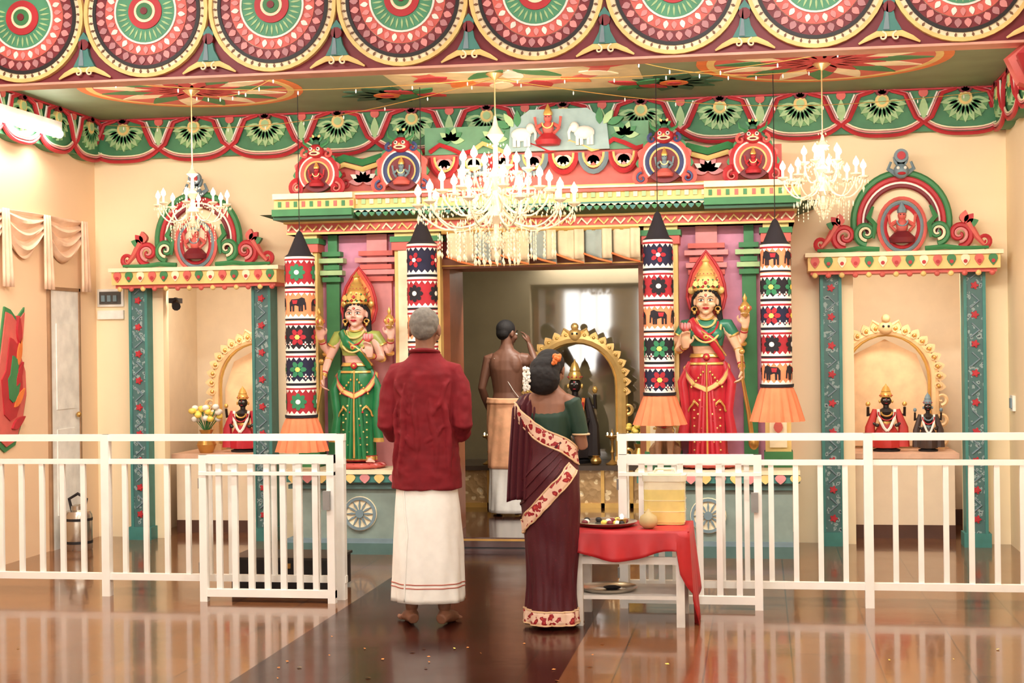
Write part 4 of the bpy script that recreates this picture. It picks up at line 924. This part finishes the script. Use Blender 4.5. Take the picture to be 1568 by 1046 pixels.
ribbon(m,sf,[(.9,.74),(1.15,.5),(1.05,.14)],.008,MW,.006,30)
m.obj('mundu',man,solid=.004)
# ---- woman
wo=empty('woman_in_saree',(.76,-3.42,0),pi-.35,.875)
arms=[((.15,0,1.37),(.2,-.04,1.10),(.10,-.24,1.2),(-.4,-.5,.8),(-1,0,0),(0,-.2,1),.15),((-.15,0,1.37),(-.2,-.04,1.10),(-.06,-.24,1.2),(.4,-.5,.8),(1,0,0),(0,-.2,1),.15)]
RW_=Matrix.Rotation(.2,4,'Z')@Matrix.Rotation(.22,4,'X')
b=body(SKB,arms,(0,-.03,1.565),RW_,fem=True,legdir=((.2,-1,0),(-.2,-1,0)),slim=.995); b.obj('body',wo,voxel=.006,smooth=3)
m=MB(); facepaint(m,(0,-.03,1.565),1,RW_,(150,50,60)); m.obj('face',wo)
HB=mat('hair_black',(18,12,12),rough=.8,noise=.15,scale=40,bump=.1)
m=MB(); m.ell((0,-.005,1.60),(.09,.1,.09),HB,24,16); m.ell((0,.085,1.51),(.115,.075,.10),HB,20,14); m.ell((0,.055,1.57),(.1,.08,.08),HB,18,12); m.obj('hair',wo,voxel=.006,smooth=3,disp=.008,dscale=.03)
m=MB(); rnd=random.Random(2)
for i in range(90):
    a=.25+rnd.random()*.9; r=1+.08*rnd.random(); z=1.51+(rnd.random()-.5)*.14
    m.ell((.112*r*cos(a),.09+.078*r*sin(a),z),(.009,.009,.009),WHT,6,5)
for i in range(26): m.ell((-.075-.03*rnd.random(),.05+.05*rnd.random(),1.60+.05*rnd.random()),.014,ORG,6,5)
m.obj('hair_flowers',wo)
SA=pat('saree_maroon',(78,3,22),(98,9,32),(120,20,40),scale=60,thr=.2,rough=.6); SB=pat('saree_border_pattern',(238,200,172),(160,24,38),(205,60,50),scale=26,thr=.42,rough=.5); SE=mat('saree_zari',(225,185,140),rough=.4); BL=mat('blouse_green',(28,60,46),rough=.6)
m=MB(); oval(m,[(0,0,1.1,.125,.1),(0,0,1.2,.14,.108),(0,0,1.28,.15,.116),(0,-.01,1.33,.153,.102),(0,-.03,1.36,.145,.08)],BL,24)
for sg in (1,-1): m.tube([(sg*.12,0,1.36),(sg*.155,0,1.365),(sg*.178,-.02,1.26),(sg*.193,-.035,1.17)],[.05,.058,.054,.05],BL,12); m.ell((sg*.07,-.09,1.27),(.066,.06,.066),BL,12,8)
m.obj('blouse',wo,voxel=.008,smooth=2)
m=MB()
for sg in (1,-1): m.tube([(sg*.193+.052*cos(t*pi/10)*.96,-.036+.052*sin(t*pi/10),1.172) for t in range(21)],.006,SE,5)
m.obj('sleeve_trim',wo)
st=[(.02,0,.0,.165,.15),(.25,0,0,.15,.135),(.5,0,.0,.165,.14),(.75,0,.01,.185,.15),(.92,0,.015,.188,.152),(1.05,0,.005,.165,.13),(1.2,.01,0,.178,.135),(1.3,.03,0,.195,.14),(1.37,.05,0,.17,.125)]
fd=lambda a,z:(.06*sin(a*5+z*4)+.04*sin(a*12-z*8)+.018*sin(a*21+z*12))*max(.18,1.05-z)+.014*sin(22*z+3*a)*(1 if z>.5 else 2*z)
sf=mksurf(st,fd)
m=MB()
def top(a): return 1.22+.13*cos(a-.25)+.02*sin(3*a)
m.grid(lambda u,v: sf(u*2*pi, .02+(top(u*2*pi)-.02)*v),150,80,SA)
ribbon(m,sf,[(t*2*pi/24,top(t*2*pi/24)-.045) for t in range(25)],.085,SB,.007,110,SE)
ribbon(m,sf,[(0,.07),(2*pi,.07)],.08,SB,.006,140,SE)
ribbon(m,sf,[(0.1,.60),(.8,.62),(1.5,.72),(2.2,.86),(2.9,.98)],.075,SB,.010,70,SE)
for q in range(4): ribbon(m,sf,[(.2,.66+.07*q),(1.0,.70+.07*q),(1.7,.82+.07*q),(2.4,.98+.05*q)],.012,SA,.007,50)
m.obj('saree',wo,solid=.004)
m=MB()
def pal(u,v):
    P=[(.06,-.14,1.16),(.11,-.12,1.32),(.125,0,1.425),(.125,.1,1.35),(.125,.13,1.15),(.13,.145,.95),(.135,.15,.78)]
    f=v*6; k=min(5,int(f)); g=f-k; p=[P[k][e]*(1-g)+P[k+1][e]*g for e in range(3)]
    w=.075+.02*v; du=(u-.5)*2
    return (p[0]+du*w,p[1]+.014*sin(u*26)-.02*du*du,p[2]-.02*du*du)
m.grid(pal,30,40,SA)
m.obj('pallu',wo,solid=.004)
m=MB()
for sg in (1,-1):
    for k in range(3): m.tube([(sg*.105+.03*cos(t*pi/8),-.215+k*.012+.0,1.19+.03*sin(t*pi/8)) for t in range(17)],.004,GOLD,5)
m.obj('bangles',wo)
# ---- priest
pr=empty('temple_priest',(-.17,.75,.1),pi-.12,.93)
arms=[((-.165,0,1.38),(-.26,-.12,1.25),(-.15,-.2,1.50),(.3,-.3,.8),(1,-.2,0),(0,1,0),.4),((.165,0,1.38),(.225,.03,1.12),(.2,-.10,.92),(-.1,-.4,-.9),(-1,0,0),(0,-1,0),.3)]
RP=Matrix.Rotation(-.5,4,'Z')@Matrix.Rotation(.15,4,'X')
b=body(SKD,arms,(0,-.02,1.60),RP); b.obj('body',pr,voxel=.006,smooth=5)
m=MB(); facepaint(m,(0,-.02,1.60),1,RP,(110,60,55)); m.obj('face',pr)
m=MB(); m.T=Matrix.Translation((0,-.02,1.60))@RP; m.ell((0,.025,.035),(.082,.09,.082),HB,20,14); m.ell((0,.055,.0),(.068,.055,.07),HB,16,10); m.obj('hair',pr,voxel=.006,smooth=2)
PCH=mat('wrap_peach',(240,175,130),rough=.8,bump=.15,scale=14); 
st=[(.03,0,0,.17,.13),(.4,0,0,.17,.13),(.8,0,0,.172,.128),(.98,0,0,.165,.122),(1.06,0,0,.15,.112)]
fd=lambda a,z:.04*sin(a*6+z*6)*(1-z*.7)+.02*sin(a*13-z*9)
sf=mksurf(st,fd); m=cloth(sf,.03,1.0,30,90,MW); m.obj('dhoti',pr,solid=.004)
sf2=mksurf([(a,b_,c,d+.012,e+.012) for a,b_,c,d,e in st],fd); m=cloth(sf2,.42,1.03,22,90,PCH); ribbon(m,sf2,[(0,1.01),(2*pi,1.0)],.05,PCH,.01,60); m.obj('wrap',pr,solid=.004)
m=MB(); m.tube([(.11,.03,1.425),(.09,.085,1.38),(.05,.096,1.30),(-.02,.096,1.2),(-.08,.085,1.1),(-.12,.06,1.04)],.003,WHT,5); m.obj('sacred_thread',pr)
# ------------------------------------------------------------ goddess statues
def goddess(x,y,z,skinc,sari,blouse,halo,crownc,mace_side,key,sc):
    g=empty('goddess_statue',(x,y,z),0,sc)
    sk=mat('statue_skin_'+key,skinc,rough=.28,noise=.03)
    ms=mace_side
    arms=[((ms*.16,0,1.38),(ms*.27,.0,1.12),(ms*.30,-.12,.92),(0,-.3,-1),(-ms,0,0),(0,-1,0),.7),
          ((-ms*.16,0,1.38),(-ms*.24,-.04,1.12),(-ms*.17,-.24,1.16),(0,-.3,1),(ms*.2,-1,0),(ms,0,0),.3),
          ((.16,.03,1.38),(.30,.04,1.18),(.33,-.06,1.36),(0,-.1,1),(0,-1,0),(-1,0,0),.8),
          ((-.16,.03,1.38),(-.30,.04,1.18),(-.33,-.06,1.36),(0,-.1,1),(0,-1,0),(1,0,0),.8)]
    hc=(0,-.02,1.61)
    b=body(sk,arms,hc,I,fem=True,hs=1.26,handscale=1.15); b.obj('body',g,voxel=.008,smooth=2)
    m=MB(); facepaint(m,(0,-.024,1.61),1.27,I,(200,30,50),BLK,1.05); m.disc(0,1.668,.012,-.138,-.11,RED,12); m.disc(0,1.668,.005,-.142,-.11,YEL,8); m.obj('face',g)
    m=MB()
    for sg in (-1,1):
        m.tube([(sg*.06,.0,1.72),(sg*.098,.01,1.64),(sg*.105,.015,1.52),(sg*.12,-.02,1.42),(sg*.13,-.06,1.32)],[.02,.028,.028,.024,.01],HB,8)
    m.ell((0,.045,1.62),(.1,.1,.13),HB,16,10)
    for i in range(9):
        a=pi*i/8; m.ell((.09*cos(a)*1.02,-.058-.03*sin(a),1.668+.045*sin(a)),.016,HB,7,5)
    m.obj('hair',g)
    m=MB()
    m.lathe([(.098,0),(.108,.015),(.1,.035),(.106,.06),(.092,.09),(.096,.11),(.075,.15),(.08,.165),(.055,.205),(.058,.22),(.03,.26),(.025,.29),(.035,.305),(.015,.33),(.001,.36)],0,.005,1.71,crownc,24)
    for k in range(14):
        a=2*pi*k/14
        m.ell((.106*cos(a),.005+.106*sin(a),1.755),(.012,.012,.018),(RED,GRN)[k%2],6,5); m.ell((.094*cos(a),.005+.094*sin(a),1.82),.01,(GRN,RED)[k%2],6,5); m.ell((.07*cos(a),.005+.07*sin(a),1.88),.009,RED,6,5)
    for k in range(5): m.petal((k-2)*.042,1.75,pi/2,0,.10-.018*abs(k-2),.045,-.115,-.1,crownc,5); 
    m.ell((0,-.12,1.79),(.014,.01,.02),RED,8,6)
    for sg in (-1,1):
        m.tube(arc(sg*.1,1.53,.022,0,2*pi,14,-.04),.007,GOLD,6); m.ell((sg*.1,-.04,1.495),(.014,.014,.02),GOLD,8,6)
        m.ell((sg*.125,.03,1.72),(.03,.02,.04),crownc,8,6)
    m.obj('crown',g)
    m=MB()
    H_=[(-.08,1.47),(-.14,1.54),(-.165,1.66),(-.155,1.78),(-.125,1.90),(-.065,2.02),(0,2.12),(.065,2.02),(.125,1.90),(.155,1.78),(.165,1.66),(.14,1.54),(.08,1.47)]
    m.prism(H_,.1,.13,halo); m.tube([(a,.1,b_) for a,b_ in H_],.014,RED,7); m.prism([(a*.78,1.72+(b_-1.72)*.8) for a,b_ in H_],.09,.11,mat('halo_inner',(240,160,85)))
    for i in range(11): m.tube([(0,.088,1.7),(.12*cos(pi*i/10)*1.0,.088,1.74+.2*sin(pi*i/10))],.005,RED,5)
    m.obj('halo',g)
    m=MB(); oval(m,[(0,0,1.16,.135,.105),(0,0,1.25,.152,.118),(0,0,1.33,.16,.12),(0,0,1.39,.145,.1),(0,.0,1.42,.11,.08)],blouse,24)
    for sg in (-1,1):
        m.ell((sg*.07,-.09,1.275),(.072,.068,.07),blouse,14,10); m.tube([(sg*.12,0,1.37),(sg*.17,0,1.375),(sg*.225,.01,1.27)],[.065,.064,.056],blouse,12); m.tube([(sg*.225,.005,1.27),(sg*.233,.005,1.258)],.06,GOLD,12)
    m.obj('blouse',g)
    m=MB()
    st=[(.03,0,-.01,.155,.12),(.3,0,0,.15,.12),(.5,0,0,.16,.125),(.75,0,0,.172,.13),(.92,0,0,.172,.13),(1.03,0,0,.14,.112),(1.08,0,0,.125,.10)]
    fd=lambda a,z:(.05*cos(2*a)*(1 if z<.8 else .2))+.035*sin(a*12)*max(0,1-z)+.014*sin(a*23)*max(0,1-z)
    sf=mksurf(st,fd); m.grid(lambda u,v:sf(u*2*pi,.03+1.05*v),96,36,sari)
    ribbon(m,sf,[(0,.05),(2*pi,.05)],.05,GOLD,.008,90,RED); ribbon(m,sf,[(0,1.06),(2*pi,1.06)],.04,GOLD,.012,60); ribbon(m,sf,[(0,.98),(2*pi,.98)],.025,GOLD,.012,60)
    for k in range(5):
        xx=(k-2)*.022; m.tube([(xx*.6,-.118,1.0),(xx*1.2,-.145,.6),(xx*2.0,-.15,.05)],[.008,.015,.02],sari,7)
    m.tube([(0,-.135,1.0),(0,-.165,.6),(0,-.175,.06)],[.005,.007,.008],GOLD,6)
    ribbon(m,sf,[(-2.9,.95),(-2.2,.78),(-1.57,.72),(-.9,.8),(-.2,.97)],.05,YEL,.03,40,RED)
    ribbon(m,sf,[(-2.6,.5),(-2.2,.62),(-1.57,.45),(-.95,.62),(-.5,.5)],.018,GOLD,.03,40)
    for sg in (-1,1):
        m.tube([(sg*.14,-.06,1.0),(sg*.21,-.07,.8),(sg*.18,-.07,.5),(sg*.21,-.07,.25)],[.02,.04,.035,.045],sari,8,.5); m.tube([(sg*.21,-.09,.27),(sg*.21,-.085,.23)],[.045,.05],GOLD,8,.5)
        for k in range(6): m.ell((sg*(.03+.02*k),-.15,.9-.03*k),(.008,.008,.012),GOLD,6,5)
        for k in range(7):
            m.ell((sg*.06+.02*sin(k*2),-.155,.62-.07*k),(.010,.006,.010),(YEL,RED)[k%2],6,5); m.ell((sg*.11,-.125,.60-.08*k),(.008,.006,.008),YEL,6,5)
    m.ell((0,-.14,1.05),(.03,.02,.035),RED,10,8); m.ell((0,-.15,1.05),(.015,.016,.018),GOLD,8,6)
    m.obj('sari',g,solid=.003)
    m=MB()
    m.tube([(.14,-.1,1.02),(.06,-.165,1.2),(-.06,-.165,1.3),(-.13,-.07,1.42),(-.14,.04,1.41)],[.02,.04,.045,.04,.03],sari,8,.35)
    m.tube([(.165,-.115,1.06),(.085,-.178,1.2),(-.03,-.182,1.3),(-.10,-.085,1.43)],.008,GOLD,6)
    for k,(r_,zz,c_) in enumerate(((.062,1.46,GOLD),(.08,1.43,YEL),(.1,1.40,RED),(.125,1.37,YEL))):
        m.tube([(r_*cos(a*pi/12),-.03-.09*abs(sin(a*pi/12))*(1+k*.3)*.8-.03*(k>0),zz-.13*(.3+.35*k)*abs(sin(a*pi/12))) for a in range(13)],.01,c_,7)
    m.ell((0,-.18,1.25),(.025,.015,.03),GOLD,8,6); m.ell((0,-.19,1.25),(.012,.012,.014),RED,6,5)
    for (s_,e,w_,*_) in arms:
        s_,e,w_=map(Vector,(s_,e,w_)); d=(w_-e).normalized()
        m.tube([w_-d*.05,w_-d*.02],.033,GOLD,10); m.tube([w_-d*.075,w_-d*.062],.034,RED,10); m.tube([e-d*.01,e+d*.01],.041,GOLD,8)
    m.obj('jewellery',g)
    m=MB()
    hx=ms*.30; m.tube([(hx,-.16,1.06),(hx,-.17,.84),(hx+ms*.05,-.19,.5),(hx+ms*.08,-.2,.22)],[.012,.014,.018,.02],BRASS,8)
    m.ell((hx+ms*.09,-.2,.2),(.045,.05,.075),BRASS,12,8); m.ell((hx,-.16,1.1),(.025,.025,.03),GOLD,8,6)
    for sg in (-1,1):
        m.lathe([(.012,0),(.03,.03),(.05,.08),(.035,.13),(.012,.16),(.02,.19),(.001,.24)],sg*.33,-.11,1.44,GOLD,12)
        for k in range(8): m.ell((sg*.33+.045*cos(k*pi/4),-.11+.045*sin(k*pi/4),1.53),(.012,.012,.025),(SAL,GOLD)[k%2],6,5)
    m.ell((-ms*.17,-.29,1.34),(.04,.04,.04),SAL,10,8)
    for k in range(8): m.ell((-ms*.17+.035*cos(k*pi/4),-.29+.035*sin(k*pi/4),1.36),(.015,.015,.035),PINK,6,5)
    m.obj('attributes',g)
    m=MB(); m.lathe([(.24,-.0),(.26,.02),(.23,.04),(.2,.05)],0,0,-.05,SAL,24)
    for k in range(20):
        a=2*pi*k/20; m.ell((.22*cos(a),.2*sin(a),-.03),(.035,.035,.03),(PINK,RED)[k%2],7,5)
    m.obj('lotus_base',g)
goddess(-1.04,-.68,.65,(240,185,165),mat('sari_green',(30,118,66),rough=.3,bump=.1),mat('sari_yellow_green',(160,172,80),rough=.35),mat('halo_red',(230,85,55)),GOLD,-1,'l',(.80,.70,.675))
goddess(1.5,-.68,.66,(242,190,150),mat('sari_red',(200,38,52),rough=.3,bump=.1),mat('blouse_teal',(45,125,95),rough=.35),mat('halo_red',(230,85,55)),mat('crown_yellow',(235,195,110),rough=.4,metal=.2),1,'r',(.82,.71,.70))
def lion(x,y,z,s,c):
    m=MB()
    m.tube([(0,.12,.12),(0,.06,.2),(0,-.02,.3),(0,-.04,.38)],[.1,.11,.1,.08],c,12)
    m.ell((0,-.06,.42),(.085,.085,.085),c,14,10); m.ell((0,-.135,.4),(.045,.05,.035),c,10,8); m.ell((0,-.15,.375),(.03,.035,.012),RED,8,6)
    for sg in (-1,1):
        m.tube([(sg*.055,-.05,.3),(sg*.06,-.1,.15),(sg*.06,-.1,.03)],[.045,.035,.03],c,8); m.ell((sg*.06,-.13,.02),(.035,.05,.022),c,8,6)
        m.tube([(sg*.09,.12,.15),(sg*.12,.0,.13),(sg*.11,.04,.03)],[.06,.05,.03],c,8); m.ell((sg*.12,-.01,.02),(.035,.06,.022),c,8,6)
        m.ell((sg*.035,-.13,.44),.014,WHT,6,5); m.ell((sg*.035,-.142,.44),.007,BLK,6,4); m.ell((sg*.07,-.03,.49),(.022,.015,.03),c,8,6)
    for k in range(16):
        a=2*pi*k/16; m.tube(spiral(.1*cos(a),.41+.1*sin(a),.022,.005,a,a+5,8,-.04),[.014,.006],BRASS,5)
    m.tube([(0,.2,.1),(.05,.25,.2),(.0,.24,.34),(-.03,.2,.38)],[.018,.025],c,7)
    m.box(-.15,.15,-.19,.25,-.06,0,DGRN)
    m.obj('guardian_lion_statue',loc=(x,y,z+.06*s),scale=s)
LC=mat('lion_brown',(165,120,85),rough=.5)
lion(-.62,-.74,.611,.62,LC); lion(1.2,-.72,.611,.68,LC)
# ------------------------------------------------------------ world & camera
w=bpy.data.worlds.new('w'); scene.world=w; w.use_nodes=True
bg=w.node_tree.nodes['Background']; bg.inputs[0].default_value=(1,.96,.90,1); bg.inputs[1].default_value=8
cam=bpy.data.cameras.new('cam'); co=bpy.data.objects.new('cam',cam); scene.collection.objects.link(co); scene.camera=co
cam.lens=36*2300/1568; cam.sensor_width=36; cam.clip_start=.05
th=math.atan(.165)
co.matrix_world=Matrix.Translation((1.87,-11.35,1.52))@Matrix.Rotation(th,4,'Z')@Matrix.Rotation(pi/2,4,'X')@Matrix.Rotation(-.013,4,'Z')
